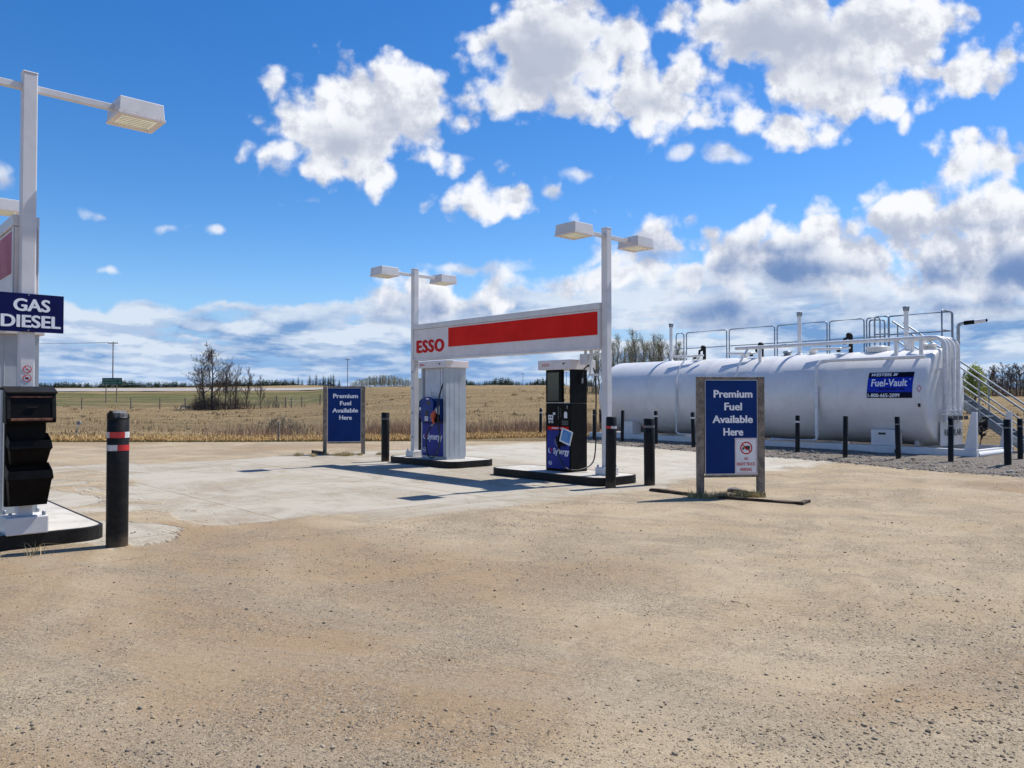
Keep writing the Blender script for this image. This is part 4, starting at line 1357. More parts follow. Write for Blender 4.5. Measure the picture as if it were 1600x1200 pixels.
# ------------------------------------------------------------------ THE TWO FREESTANDING BLUE SIGNS
def premium_sign(label, xl, yl, xr, yr, notice=False):
    w = math.hypot(xr - xl, yr - yl)
    rz = math.atan2(yr - yl, xr - xl)
    t = thing('fuel_sign', label, 'sign', ((xl + xr) / 2, (yl + yr) / 2, 0), rz, 'blue signs on two posts')
    h = w / 2
    H = 1.90
    for sx in (-1, 1):
        p = MB()
        p.box(sx * h - 0.058, sx * h + 0.042 if sx < 0 else sx * h + 0.050, -0.050, 0.050, -0.05, H)
        p.build('post', WOODG, t, 0.006)
    box_part('rail', WOODG, t, -h + 0.056, h - 0.056, -0.022, 0.028, H - 0.045, H - 0.002, bevel=0.004)
    pn = box_part('sign_panel', SIGNB, t, -h + 0.06, h - 0.06, -0.030, 0.020, 0.36, H - 0.048, bevel=0.003)
    e = MB()
    x0, x1, z0, z1 = -h + 0.058, h - 0.058, 0.335, H - 0.046
    e.box(x0, x1, -0.036, -0.0305, z0, z0 + 0.024)
    e.box(x0, x1, -0.036, -0.0305, z1 - 0.014, z1)
    e.box(x0, x0 + 0.014, -0.036, -0.0305, z0 + 0.025, z1 - 0.015)
    e.box(x1 - 0.016, x1, -0.036, -0.0305, z0 + 0.025, z1 - 0.015)
    e.build('edge_trim', TRIM, pn)
    box_part('rail', WOODG, t, -h + 0.056, h - 0.056, -0.018, 0.024, 0.30, 0.334, bevel=0.004)
    pw = 2 * h - 0.12
    top = H - 0.05
    ph = top - 0.36
    rows = (('Premium', 0.735, 0.150), ('Fuel', 0.335, 0.285), ('Available', 0.765, 0.420), ('Here', 0.375, 0.555))
    for s, ww, fr in rows:
        asc = 0.118 if s != 'Premium' else 0.118
        text('lettering', s, pw * ww, asc, LETTER_WHITE, pn, frontM(0.035 * pw if s != 'Available' else 0.025 * pw, -0.0305, top - fr * ph), bold=0.032)
    if notice:
        n = thing('notice_sign', 'small white no heavy truck parking notice on the corner of the right blue sign', 'notice', (0, 0, 0), rz)
        nx, nz = h - 0.06 - 0.02 - 0.185, 0.355 + 0.285
        n.location = ((xl + xr) / 2 + nx * math.cos(rz) + 0.037 * math.sin(rz), (yl + yr) / 2 + nx * math.sin(rz) - 0.037 * math.cos(rz), nz)
        bd = MB().box(-0.183, 0.183, -0.004, 0.0, -0.285, 0.285).build('board', STICKER, n, 0.002)
        bl = MB()
        bl.box(-0.170, 0.170, -0.0052, -0.0043, 0.268, 0.273).box(-0.170, 0.170, -0.0052, -0.0043, -0.273, -0.268)
        bl.box(-0.172, -0.168, -0.0052, -0.0043, -0.267, 0.267).box(0.168, 0.172, -0.0052, -0.0043, -0.267, 0.267)
        bl.build('border_line', LETTER_RED, bd)
        M = Matrix.Translation((0.005, -0.0052, 0.125)) @ Matrix.Rotation(PI / 2, 4, 'X')
        tr = MB()
        tr.box(-0.015, 0.068, -0.0056, -0.0046, 0.112, 0.160).box(-0.060, -0.020, -0.0056, -0.0046, 0.112, 0.138)
        for xx in (-0.048, 0.005, 0.045):
            tr.lathe([(0.013, 0), (0.013, 0.001)], 12, Matrix.Translation((xx, -0.0046, 0.105)) @ Matrix.Rotation(PI / 2, 4, 'X'))
        tr.build('truck_mark', INK, bd)
        MB().ring(0.082, 0.102, M, 32, 0.001).build('red_ring', LETTER_RED, bd)
        MB().box(-0.086, 0.086, -0.0078, -0.0066, -0.009, 0.009, Matrix.Translation((0.005, 0, 0.125)) @ Matrix.Rotation(rad(40), 4, 'Y')).build('red_bar', LETTER_RED, bd)
        text('lettering', 'NO', 0.060, 0.042, LETTER_RED, bd, frontM(0.005, -0.0045, -0.045), bold=0.012)
        text('lettering', 'HEAVY TRUCK', 0.305, 0.052, LETTER_RED, bd, frontM(0.0, -0.0045, -0.128), bold=0.010)
        text('lettering', 'PARKING', 0.195, 0.052, LETTER_RED, bd, frontM(0.0, -0.0045, -0.215), bold=0.010)
    return t


a, b = G(1095, 776), G(1193, 776)
premium_sign('right blue fuel sign on weathered posts, in front of the white tank', a[0], a[1], b[0], b[1] + 0.13, notice=True)
a, b = G(508, 710), G(566, 710)
premium_sign('left blue fuel sign on weathered posts, standing before the dry field', a[0], a[1], b[0], b[1] + 0.15)

# old timbers, a stone and grass tufts at the foot of the signs


def plank(label, p, q, w, h, group='old timbers lying by the signs'):
    x, y = (p[0] + q[0]) / 2, (p[1] + q[1]) / 2
    L = math.hypot(q[0] - p[0], q[1] - p[1]) / 2
    rz = math.atan2(q[1] - p[1], q[0] - p[0])
    m = MB()
    rng = random.Random(int(abs(x * 100)))
    n = 7
    secs = []
    for i in range(n + 1):
        xx = -L + 2 * L * i / n
        j = lambda s: rng.uniform(-s, s)
        secs.append([(xx, -w / 2 + j(.008), 0), (xx, w / 2 + j(.008), 0), (xx, w / 2 + j(.010), h + j(.010)), (xx, -w / 2 + j(.010), h + j(.010))])
    vs = [v for s in secs for v in s]
    fs = [(3, 2, 1, 0), tuple(4 * n + k for k in range(4))]
    for i in range(n):
        for k in range(4):
            fs.append((4 * i + k, 4 * i + (k + 1) % 4, 4 * i + 4 + (k + 1) % 4, 4 * i + 4 + k))
    o = m.add(vs, fs).build('plank', WOODD, None, 0.004)
    o.location = (x, y, 0.0)
    o.rotation_euler = (0, 0, rz)
    tag(o, label, 'timber', group)
    return o


plank('dark plank sticking out left of the right blue sign', G(1017, 767), G(1100, 777), 0.09, 0.05)
plank('long dark plank along the front of the right blue sign, ending right of it', G(1112, 778), G(1252, 788), 0.08, 0.035)
plank('dark plank behind the grass between the posts of the right blue sign', G(1140, 768), G(1192, 776), 0.09, 0.05)
plank('short dark offcut on the gravel right of the right blue sign', G(1250, 789), G(1262, 785), 0.08, 0.04)
plank('dark stick on the ground beside the left blue sign', G(488, 708), G(506, 711), 0.06, 0.09)
rng_ = np.random.default_rng(8)
sx, sy = G(1147, 768)
st = stones('field_stone', np.array([[0.0, 0.0]]), np.array([0.0]), np.array([0.13]), STONE, np.random.default_rng(21))
st.location = (sx, sy, 0.0)
st.scale = (1.2, 0.8, 0.75)
sm = st.modifiers.new('round', 'SUBSURF')
sm.levels = sm.render_levels = 2
tag(st, 'grey stone between the posts of the right blue sign', 'stone')


def tufts(name, cx, cy, sx, sy, n, hmean, seed, rz=0.0):
    rng = np.random.default_rng(seed)
    k = rng.integers(0, 14, n)
    ox, oy = rng.normal(0, sx, 14), rng.normal(0, sy, 14)
    u_, v_ = ox[k] + rng.normal(0, 0.05, n), oy[k] + rng.normal(0, 0.05, n)
    X = cx + u_ * math.cos(rz) - v_ * math.sin(rz)
    Y = cy + u_ * math.sin(rz) + v_ * math.cos(rz)
    m = bpy.data.materials.get('tuft_grass') or island_mat('tuft_grass', [(0.50, 0.39, 0.20), (0.40, 0.31, 0.15), (0.27, 0.24, 0.10), (0.58, 0.46, 0.25)])
    o = blades(name, X, Y, np.zeros(n), np.clip(rng.normal(hmean, hmean * 0.4, n), 0.02, 0.4), np.full(n, 0.007), 0.75, m, rng)
    return setting(o, 'stuff')


a = G(1143, 777)
tufts('sign_foot_grass', a[0], a[1], 0.36, 0.07, 1500, 0.085, 1, 0.1)
a = G(537, 712)
tufts('sign_foot_grass', a[0], a[1], 0.75, 0.14, 1800, 0.075, 2, 0.1)
a = G(55, 868)
tufts('kerb_weeds', a[0], a[1], 0.03, 0.02, 16, 0.13, 3)


# ------------------------------------------------------------------ THE FUEL TANK  (local x runs along it towards the stair end, y away from the forecourt)
TORG = (11.6, 19.2)
TROT = math.atan2(-0.768, 0.64)


def tloc(x, y):
    return (TORG[0] + x * 0.64 + y * 0.768, TORG[1] - x * 0.768 + y * 0.64)


def s_at(px, off):
    k = (px - 800) / 1200
    return (k * (TORG[1] + 0.64 * off) - (TORG[0] + 0.768 * off)) / (0.64 + 0.768 * k)


# gravel bed under it: a low mound of coarse stone
front = [(0.6, 29.9), G(930, 693), G(1010, 700), G(1150, 711), G(1280, 720), G(1440, 735), G(1600, 746), (13.2, 13.0)]


def build_bed():
    rng = np.random.default_rng(17)
    n = 60
    t = np.linspace(0, 1, n)
    fx = np.interp(t, np.linspace(0, 1, len(front)), [p[0] for p in front])
    fy = np.interp(t, np.linspace(0, 1, len(front)), [p[1] for p in front])
    bs = [tloc(-18.5, 1.0), tloc(-14, 5.0), tloc(4.5, 5.0), tloc(8, 3.0)]
    bx = np.interp(t, [0, .2, .8, 1], [p[0] for p in bs])
    by = np.interp(t, [0, .2, .8, 1], [p[1] for p in bs])
    m = 24
    V = []
    for j in range(m + 1):
        w = j / m
        z = 0.09 * min(1, w * 5) * min(1, (1 - w) * 4) - 0.03 * (w == 0) - 0.03 * (w == 1)
        for i in range(n):
            V.append((fx[i] * (1 - w) + bx[i] * w, fy[i] * (1 - w) + by[i] * w, z + rng.normal(0, 0.010) + 0.005))
    F = [(j * n + i, j * n + i + 1, (j + 1) * n + i + 1, (j + 1) * n + i) for j in range(m) for i in range(n - 1)]
    mm = bpy.data.materials.new('crushed_stone')
    mm.use_nodes = True
    nt = mm.node_tree
    b = nt.nodes['Principled BSDF']
    b.inputs['Roughness'].default_value = 0.95
    P = nt.nodes.new('ShaderNodeNewGeometry').outputs['Position']
    vo = nd(nt, 'ShaderNodeTexVoronoi', {'voronoi_dimensions': '2D'}, Vector=P, Scale=26.0)
    vc = nd(nt, 'ShaderNodeSeparateColor', Color=vo.outputs['Color'])
    c = mixc(nt, vc.outputs[0], (0.13, 0.115, 0.10), (0.34, 0.30, 0.25))
    c = mixc(nt, smooth(nt, vc.outputs[1], 0.6, 0.7), c, (0.20, 0.15, 0.10))
    nt.links.new(c, b.inputs['Base Color'])
    bp = nd(nt, 'ShaderNodeBump', Strength=1.0, Distance=0.05, Height=mth(nt, 'MULTIPLY', vo.outputs['Distance'], -1.0))
    nt.links.new(bp.outputs[0], b.inputs['Normal'])
    me = bpy.data.meshes.new('gravel_bed')
    me.from_pydata(V, [], F)
    me.polygons.foreach_set('use_smooth', [True] * len(F))
    me.materials.append(mm)
    o = bpy.data.objects.new('gravel_bed', me)
    C.objects.link(o)
    setting(o)
    # coarse stones along its front
    k = 15000
    w = np.abs(rng.normal(0, 0.13, k))
    tt = rng.random(k)
    X = np.interp(tt, t, fx) * (1 - w) + np.interp(tt, t, bx) * w
    Y = np.interp(tt, t, fy) * (1 - w) + np.interp(tt, t, by) * w
    X += rng.normal(0, 0.08, k)
    Y += rng.normal(0, 0.08, k)
    z = 0.09 * np.minimum(1, w * 5) - 0.01
    size = np.clip(0.017 * np.exp(0.4 * rng.standard_normal(k)), 0.008, 0.05)
    sm_ = island_mat('crushed_stones', [(0.09, 0.083, 0.077), (0.28, 0.245, 0.205), (0.17, 0.155, 0.14), (0.36, 0.325, 0.28), (0.20, 0.155, 0.11), (0.13, 0.12, 0.115)])
    setting(stones('bed_stones', np.stack([X, Y], 1), z, size, sm_, rng), 'stuff')


build_bed()

tank = thing('fuel_tank', 'long white cylindrical fuel tank on a white skid, with railings and stair', 'fuel tank', (TORG[0], TORG[1], 0), TROT)
R, AZ, AY = 1.33, 1.60, 1.32
XE, XS = -1.20, -13.0
# shell as a lathe about the tank's axis
prof = []
for k in range(7):
    a = PI / 2 * k / 6
    prof.append((0.001 + (R - 0.42) * k / 6, -0.42 * 0.0 - (1 - (k / 6) ** 2) * 0.10))
z_end = XE - XS
kn = 0.42
left = [(0.001, -0.26), (0.35, -0.25), (0.70, -0.215), (0.95, -0.165)] + [(R - 0.30 + 0.30 * math.sin(a), 0.17 - 0.30 * math.cos(a)) for a in [PI / 2 * k / 7 for k in range(1, 8)]]
seams = []
body = []
for i in range(1, 5):
    zc = z_end * i / 5
    body += [(R, zc - 0.012), (R + 0.004, zc), (R, zc + 0.012)]
rightp = [(R - 0.10 + 0.10 * math.cos(a), z_end - 0.10 + 0.10 * math.sin(a)) for a in [PI / 2 * k / 5 for k in range(0, 6)]]
rightp += [(0.9, z_end + 0.035), (0.5, z_end + 0.055), (0.001, z_end + 0.06)]
shell = MB()
MX = Matrix.Translation((XS, AY, AZ)) @ Matrix.Rotation(PI / 2, 4, 'Y')
shell.lathe(left + body + rightp, 96, MX)
sh = shell.build('shell', TANKW, tank)
# skid
sk = MB()
sk.box(-13.5, 0.0, 0.0, 0.16, 0.02, 0.27)
sk.box(-13.5, 0.0, 2.48, 2.64, 0.02, 0.27)
for xx in (-13.45, -10.5, -7.5, -4.5, -1.6, -0.12):
    sk.box(xx - 0.06, xx + 0.06, 0.161, 2.479, 0.05, 0.25)
for xx in (-12.4, -7.1, -1.75):
    sk.box(xx - 0.05, xx + 0.05, 0.75, 1.89, 0.252, 0.50)
skid = sk.build('skid', TANKW, tank, 0.008)
MB().tube([(-0.05, 0.17, 0.13), (-0.05, 2.47, 0.13)], 0.075, 14).build('end_tube', TANKW, skid)
for yy in (0.03, 2.50):
    g = MB()
    pts = [(-0.30, 0.271), (-0.01, 0.271), (-0.01, 1.21), (-0.12, 1.21)]
    n = 4
    vs = [(x, yy, z) for x, z in pts] + [(x, yy + 0.11, z) for x, z in pts]
    g.add(vs, [(0, 1, 2, 3), (7, 6, 5, 4)] + [(i, n + i, n + (i + 1) % n, (i + 1) % n) for i in range(4)])
    g.build('end_gusset', TANKW, tank, 0.004)
# saddle boxes at the foot of the shell
sb1 = box_part('equipment_box', TANKW, tank, s_at(1362, 0.1), s_at(1399, 0.1), 0.035, 0.50, 0.275, 0.70, bevel=0.008)
mx = (s_at(1362, 0.1) + s_at(1399, 0.1)) / 2
MB().box(mx - 0.12, mx + 0.08, 0.028, 0.034, 0.57, 0.625).build('name_plate', INK, sb1, 0.002)
box_part('equipment_box', TANKW, tank, s_at(975, 0.1), s_at(990, 0.1), 0.035, 0.50, 0.275, 0.72, bevel=0.008)
box_part('drain_box', INK, tank, s_at(1398, 0), s_at(1406, 0), -0.05, -0.002, 0.08, 0.19, bevel=0.004)


# lettered panel wrapped on the shell
def on_shell(u_, v_, lift):
    """u along the tank, v = arc length up from the axis height, on the forecourt side"""
    a = v_ / R
    return (u_, AY - (R + lift) * math.cos(a), AZ + (R + lift) * math.sin(a))


def shell_patch(name, u0, u1, v0, v1, lift, material, parent, slant=0.0):
    nu, nv = 2, 14
    vs, fs = [], []
    for j in range(nv + 1):
        v_ = v0 + (v1 - v0) * j / nv
        for i in range(nu + 1):
            vs.append(on_shell(u0 + (u1 - u0) * i / nu + slant * (v_ - DV0), v_, lift))
    for j in range(nv):
        for i in range(nu):
            a = j * (nu + 1) + i
            fs.append((a, a + 1, a + nu + 2, a + nu + 1))
    return MB().add(vs, fs, smooth=True).build(name, material, parent)


DU0, DU1, DV0, DV1 = -2.74, -1.53, -0.03, 0.70
dc = shell_patch('brand_panel', DU0, DU1, DV0, DV1, 0.006, mat('decal_blue', (0.008, 0.028, 0.40), 0.4, var=0.08, spec=0.2), tank)
shell_patch('dark_strip', DU0, DU1, DV1 - 0.155, DV1, 0.009, mat('decal_navy', (0.005, 0.006, 0.022), 0.5, var=0.08, spec=0.1), dc)
shell_patch('dark_strip', DU0, DU1, DV0, DV0 + 0.155, 0.009, MATS['decal_navy'], dc)


def shell_text(body, u, v, w, h, material, **kw):
    vs, fs = text_geo(body, w, h, **kw)
    out = [on_shell(u + p[0], v + p[1], 0.012 + p[2] * 0.4) for p in vs]
    return MB().add(out, fs).build('lettering', material, dc)


shell_text('WESTEEL', DU0 + 0.36, DV1 - 0.075, 0.56, 0.085, LETTER_WHITE, bold=0.03, shear=0.3)
shell_text('Fuel-Vault', DU0 + 0.59, DV0 + 0.42, 0.96, 0.205, LETTER_WHITE, bold=0.014)
shell_text('\u00ae', DU1 - 0.075, DV0 + 0.51, 0.04, 0.04, LETTER_WHITE, bold=0.0)
shell_text('FIRE-RESISTANT TANK', DU0 + 0.66, DV0 + 0.245, 0.70, 0.055, MATS['decal_navy'], bold=0.01)
shell_text('1-800-665-2099', DU0 + 0.46, DV0 + 0.072, 0.86, 0.098, LETTER_WHITE, bold=0.018)
bars = MB()
for k in range(3):
    q = [on_shell(DU0 + 0.69 + 0.035 * k + dx, DV1 - 0.075 + dz, 0.012) for dx, dz in ((-0.022, -0.04), (0.004, -0.04), (0.026, 0.04), (0.0, 0.04))]
    bars.add(q, [(0, 1, 2, 3)])
bars.build('bar_mark', LETTER_WHITE, dc)
# placards near the end of the shell
pl = MB()
q = [on_shell(-1.36 + dx, 0.22 + dz, 0.006) for dx, dz in ((0, -0.11), (0.07, 0), (0, 0.11), (-0.07, 0))]
pl.add(q, [(0, 1, 2, 3)])
plo = pl.build('placard', STICKER, tank)
q2 = MB()
for s in (1,):
    ro = [on_shell(-1.36 + dx, 0.22 + dz, 0.009) for dx, dz in ((0, -0.10), (0.062, 0), (0, 0.10), (-0.062, 0), (0, -0.075), (0.045, 0), (0, 0.075), (-0.045, 0))]
    q2.add(ro, [(i, (i + 1) % 4, 4 + (i + 1) % 4, 4 + i) for i in range(4)])
q2.build('red_border', LETTER_RED, plo)
shell_patch('placard', -1.41, -1.31, -0.28, -0.09, 0.006, STICKER, tank)
shell_patch('placard_print', -1.395, -1.325, -0.27, -0.17, 0.009, INK, tank)

# pipework --------------------------------------------------------------
zt = AZ + R


def pipe(name, pts, r, material=PIPEW, n=10):
    return MB().tube(pts, r, n).build(name, material, tank)


def surf_z(y):
    return AZ + math.sqrt(max(0, R * R - (y - AY) ** 2))


yl = 0.62
xa, xb = s_at(1150, yl), -1.28
pipe('fill_pipe', [(xa, yl, 3.20), (xb, yl, 3.20)] + arc((xb, yl, 3.20), (xb + 0.33, yl, 3.20), (xb + 0.33, yl, 2.88), 6)[1:] + [(xb + 0.33, yl, 0.95)], 0.058)
for px in (1188, 1401, 1440):
    xx = s_at(px, yl)
    MB().box(xx - 0.045, xx + 0.045, yl - 0.03, yl + 0.03, surf_z(yl) - 0.10, 3.14).build('pipe_support', PIPEW, tank, 0.004)
for k, (yy, x0) in enumerate(((0.92, -1.9), (1.22, -2.1), (1.55, -1.9))):
    pipe('fill_pipe', [(x0, yy, surf_z(yy) - 0.05), (x0, yy, 3.05)] + arc((x0, yy, 3.05), (x0, yy, 3.20), (x0 + 0.15, yy, 3.20), 4)[1:] + [(xb - 0.02, yy, 3.20)] +
         arc((xb, yy, 3.20), (xb + 0.31, yy, 3.20), (xb + 0.31, yy, 2.88), 6)[1:] + [(xb + 0.31, yy, 0.95 - 0.02 * k)], 0.052)
yy = 0.16
pipe('drop_pipe', [(XE - 0.06, yy + 0.0, 2.66), (s_at(1288, yy), yy, 2.66)] + arc((s_at(1288, yy), yy, 2.66), (s_at(1288, yy) - 0.12, yy - 0.05, 2.66), (s_at(1288, yy) - 0.12, -0.06, 2.45), 5)[1:] +
     [(s_at(1288, yy) - 0.12, -0.065, 0.47)], 0.050)
xx = s_at(1288, yy) - 0.12
pipe('drop_pipe', [(xx, -0.065, 0.47), (xx, -0.065, 0.38), (xx - 0.10, -0.065, 0.33), (s_at(1205, -0.05), -0.065, 0.33)], 0.036)
xx = s_at(1057, -0.05)
pipe('drop_pipe', [(xx, 0.55, 3.02), (xx, 0.10, 2.60), (xx, -0.055, 2.2), (xx, -0.065, 0.42), (xx + 0.10, -0.065, 0.35), (s_at(1135, -0.05), -0.065, 0.35)], 0.030)
pipe('top_pipe', [(xx, 0.55, 3.02), (s_at(1100, 0.8), 0.80, 3.05)], 0.032)
xx = s_at(1150, -0.05)
pipe('drop_pipe', [(xx, 0.60, 3.14), (xx, 0.10, 2.62), (xx, -0.055, 2.2), (xx, -0.065, 0.42), (xx + 0.1, -0.065, 0.36)], 0.036)
# valve bodies and fittings along the crown
for px, hh, dx in ((1101, 0.42, 0.0), (1191, 0.40, 0.0), (1330, 0.52, 0.0)):
    x0 = s_at(px, 1.2)
    v = MB()
    v.tube([(x0, 1.2, zt - 0.04), (x0, 1.2, zt + hh)], 0.060, 10)
    v.lathe([(0.075, 0), (0.085, 0.03), (0.085, 0.09), (0.05, 0.13)], 12, Matrix.Translation((x0 - 0.05, 1.2, zt + hh - 0.06)))
    v.tube([(x0, 1.2, zt + hh - 0.05), (x0 - 0.17, 1.15, zt + hh - 0.12), (x0 - 0.18, 1.15, zt + hh - 0.28)], 0.045, 8)
    v.lathe([(0.05, 0), (0.06, 0.03), (0.06, 0.09), (0.03, 0.12)], 10, Matrix.Translation((x0 - 0.30, 1.05, zt + 0.02)))
    v.build('overfill_valve', BLACKD, tank, 0.003)
    pipe('top_pipe', [(x0 - 0.15, 0.8, zt + 0.10), (x0 - 1.0, 0.72, zt + 0.13)], 0.040)
    pipe('top_pipe', [(x0 - 0.15, 0.8, zt + 0.10), (x0, 1.14, zt + 0.14)], 0.038)
for px in (1165, 1232, 1272, 1374, 1447, 1458):
    x0 = s_at(px, 1.3)
    r_ = 0.30 if px == 1374 else 0.11
    MB().lathe([(r_, 0), (r_, 0.10), (r_ + 0.03, 0.10), (r_ + 0.03, 0.15), (r_ * 0.6, 0.18), (0.001, 0.185)], 20, Matrix.Translation((x0, 1.25, zt - 0.03))).build('manway', PIPEW if px != 1232 else GALVD, tank)
for px, top in ((1049, 4.30), (1250, 4.28), (1417, 4.16)):
    x0 = s_at(px, 1.32)
    vp = pipe('vent_pipe', [(x0, 1.32, zt - 0.03), (x0, 1.32, top - 0.12)], 0.062)
    cp = MB()
    cp.lathe([(0.064, top - 0.13), (0.075, top - 0.12), (0.085, top - 0.04), (0.095, top), (0.001, top + 0.02)], 14, Matrix.Translation((x0, 1.32, 0)))
    cp.build('vent_cap', GALVD, vp)
    MB().lathe([(0.12, 0), (0.12, 0.05), (0.09, 0.07)], 14, Matrix.Translation((x0, 1.32, zt - 0.03))).build('flange', PIPEW, vp)
# end piping cabinet, spill boxes, lettered plate
ec = MB()
ec.box(-1.13, -1.085, 0.70, 2.12, 0.28, 0.93)
eco = ec.build('piping_cabinet', TANKW, tank, 0.01)
text('lettering', 'REGULAR', 1.15, 0.17, INK, eco, Matrix.Translation((-1.084, 1.47, 0.64)) @ Matrix.Rotation(PI / 2, 4, 'Z') @ Matrix.Rotation(PI / 2, 4, 'X'), bold=0.02)
for k in range(4):
    MB().box(-0.885, -0.87, 0.60 + 0.36 * k, 0.86 + 0.36 * k, 0.98, 1.09).build('label_plate', INK, tank, 0.003)
fl = MB()
for k in range(4):
    yy = (0.62, 0.92, 1.22, 1.55)[k]
    fl.lathe([(0.085, 0), (0.085, 0.04)], 14, Matrix.Translation((-0.96, yy, 1.12)))
    fl.lathe([(0.085, 0), (0.085, 0.03)], 14, Matrix.Translation((-0.96, yy, 1.22)))
    fl.box(-1.17, -0.99, yy - 0.02, yy + 0.02, 2.30, 2.36)
fl.build('flange', PIPEW, tank)
fc = MB()
rr = random.Random(9)
for k in range(9):
    a_ = (-0.55 + rr.uniform(-.1, .25), 1.3 + rr.uniform(-.2, .9), 0.75 + rr.uniform(-.05, .35))
    b_ = (a_[0] + rr.uniform(-.1, .3), a_[1] + rr.uniform(-.2, .25), a_[2] + rr.uniform(-.35, .1))
    fc.tube(arc(a_, ((a_[0] + b_[0]) / 2, (a_[1] + b_[1]) / 2, min(a_[2], b_[2]) - 0.15), b_, 5), rr.choice((0.012, 0.022, 0.035)), 6)
fc.build('hose_bundle', BLACKD, tank)
vv = MB()
vv.tube([(-0.75, 1.85, 0.80), (-0.52, 2.15, 0.92)], 0.070, 12)
vv.tube([(-0.62, 2.0, 0.86), (-0.62, 2.0, 0.60)], 0.05, 10)
vv.box(-0.62, -0.50, 2.20, 2.30, 0.70, 1.05)
vv.build('transfer_pump', BLACKD, tank, 0.006)
# mast lamp at the stair end
xm, ym = -1.05, 1.80
ml = pipe('lamp_mast', [(xm, ym, 0.9), (xm, ym, 3.53)] + arc((xm, ym, 3.53), (xm, ym, 3.61), (xm + 0.12, ym, 3.62), 4)[1:] + [(xm + 0.26, ym, 3.63)], 0.042, GALV)
MB().tube([(xm + 0.16, ym, 3.625), (xm + 0.42, ym, 3.64)], [0.06, 0.055], 12).build('lamp_body', BLACKP, ml)
MB().tube([(xm + 0.421, ym, 3.64), (xm + 0.70, ym, 3.66)], [0.055, 0.05], 12).build('lamp_tube', STICKER, ml)
MB().lathe([(0.052, 0), (0.02, 0.03)], 10, Matrix.Translation((xm + 0.70, ym, 3.66)) @ Matrix.Rotation(PI / 2, 4, 'Y')).build('lamp_tip', BLACKP, ml)

# guard rails on the catwalk
YR = 2.05


def rail_panel(x0, x1, y, z0, z1, r=0.021, mid=True, y1=None, material=GALVD, name='guard_rail'):
    y1 = y if y1 is None else y1
    c = 0.10
    d = Vector((x1 - x0, y1 - y, 0)).normalized()
    A, B = Vector((x0, y, 0)), Vector((x1, y1, 0))
    up = Vector((0, 0, 1))
    pts = [A + up * z0, A + up * (z1 - c)] + [Vector(p) for p in arc(A + up * (z1 - c), A + up * z1, A + up * z1 + d * c, 4)][1:]
    pts += [B + up * z1 - d * c] + [Vector(p) for p in arc(B + up * z1 - d * c, B + up * z1, B + up * (z1 - c), 4)][1:] + [B + up * z0]
    m = MB().tube(pts, r, 8)
    if mid:
        zm = z0 + (z1 - z0) * 0.52
        m.tube([A + up * zm, B + up * zm], r * 0.8, 8)
    return m.build(name, material, tank)


zc = 2.78
edges = ((1057, 1069), (1073, 1136), (1140, 1211), (1215, 1293), (1297, 1351), (1355, 1376))
for a_, b_ in edges:
    rail_panel(s_at(a_, YR), s_at(b_, YR), YR, zc, 4.0)
cw = MB()
cw.box(s_at(1057, YR), s_at(1376, YR) + 0.3, 1.55, 2.12, zc + 0.06, zc + 0.10)
cw.build('catwalk', GALV, tank)
# landing at the stair end and its rails
xl0, xl1 = -3.30, -1.45
box_part('landing', GALV, tank, xl0 + 0.02, xl1, 1.6, 2.55, zc + 0.105, zc + 0.145, bevel=0.004)
rail_panel(xl0 + 0.05, xl1, 2.50, zc + 0.11, 4.05, 0.026)
rail_panel(xl1, xl1, 1.75, zc + 0.11, 4.03, 0.024, y1=2.45)
rail_panel(xl0, xl0 + 0.42, 1.70, zc + 0.11, 3.98, 0.026)
rail_panel(xl0 - 0.35, xl0 - 0.02, 2.12, zc + 0.11, 3.95, 0.024, y1=2.40)
lg = MB()
for xx in (xl0 + 0.1, xl1 - 0.08):
    lg.box(xx - 0.035, xx + 0.035, 2.66, 2.73, 0.0, zc + 0.10)
lg.build('landing_leg', GALV, tank)
# stair: stringers, treads, handrails down past the end of the skid
x_top, z_top, x_bot, z_bot = -3.25, 2.90, 0.45, 0.02
ang = math.atan2(z_bot - z_top, x_bot - x_top)
for yy in (2.78, 3.52):
    s_ = MB()
    dx, dz = 0.11 * math.sin(-ang), 0.11 * math.cos(ang)
    vs = [(x_top - dx, yy, z_top - dz), (x_bot - dx, yy, z_bot - dz), (x_bot + dx, yy, z_bot + dz), (x_top + dx, yy, z_top + dz)]
    vs += [(x, yy + 0.04, z) for x, _, z in vs]
    s_.add(vs, [(0, 1, 2, 3), (7, 6, 5, 4), (0, 4, 5, 1), (1, 5, 6, 2), (2, 6, 7, 3), (3, 7, 4, 0)])
    s_.build('stringer', GALVD, tank)
    top = MB()
    for hh, r_ in ((1.02, 0.026), (0.52, 0.022)):
        top.tube([(x_top, yy, z_top + hh), (x_bot, yy, z_bot + hh)], r_, 8)
    for k in range(4):
        f_ = 0.04 + 0.30 * k
        xx, zz = x_top + (x_bot - x_top) * f_, z_top + (z_bot - z_top) * f_
        top.tube([(xx, yy, zz), (xx, yy, zz + 1.02)], 0.022, 8)
    top.build('handrail', GALV, tank)
for k in range(13):
    f_ = (k + 0.6) / 13.4
    xx, zz = x_top + (x_bot - x_top) * f_, z_top + (z_bot - z_top) * f_
    MB().box(xx - 0.12, xx + 0.13, 2.821, 3.519, zz - 0.02, zz + 0.015).build('tread', GALV, tank)

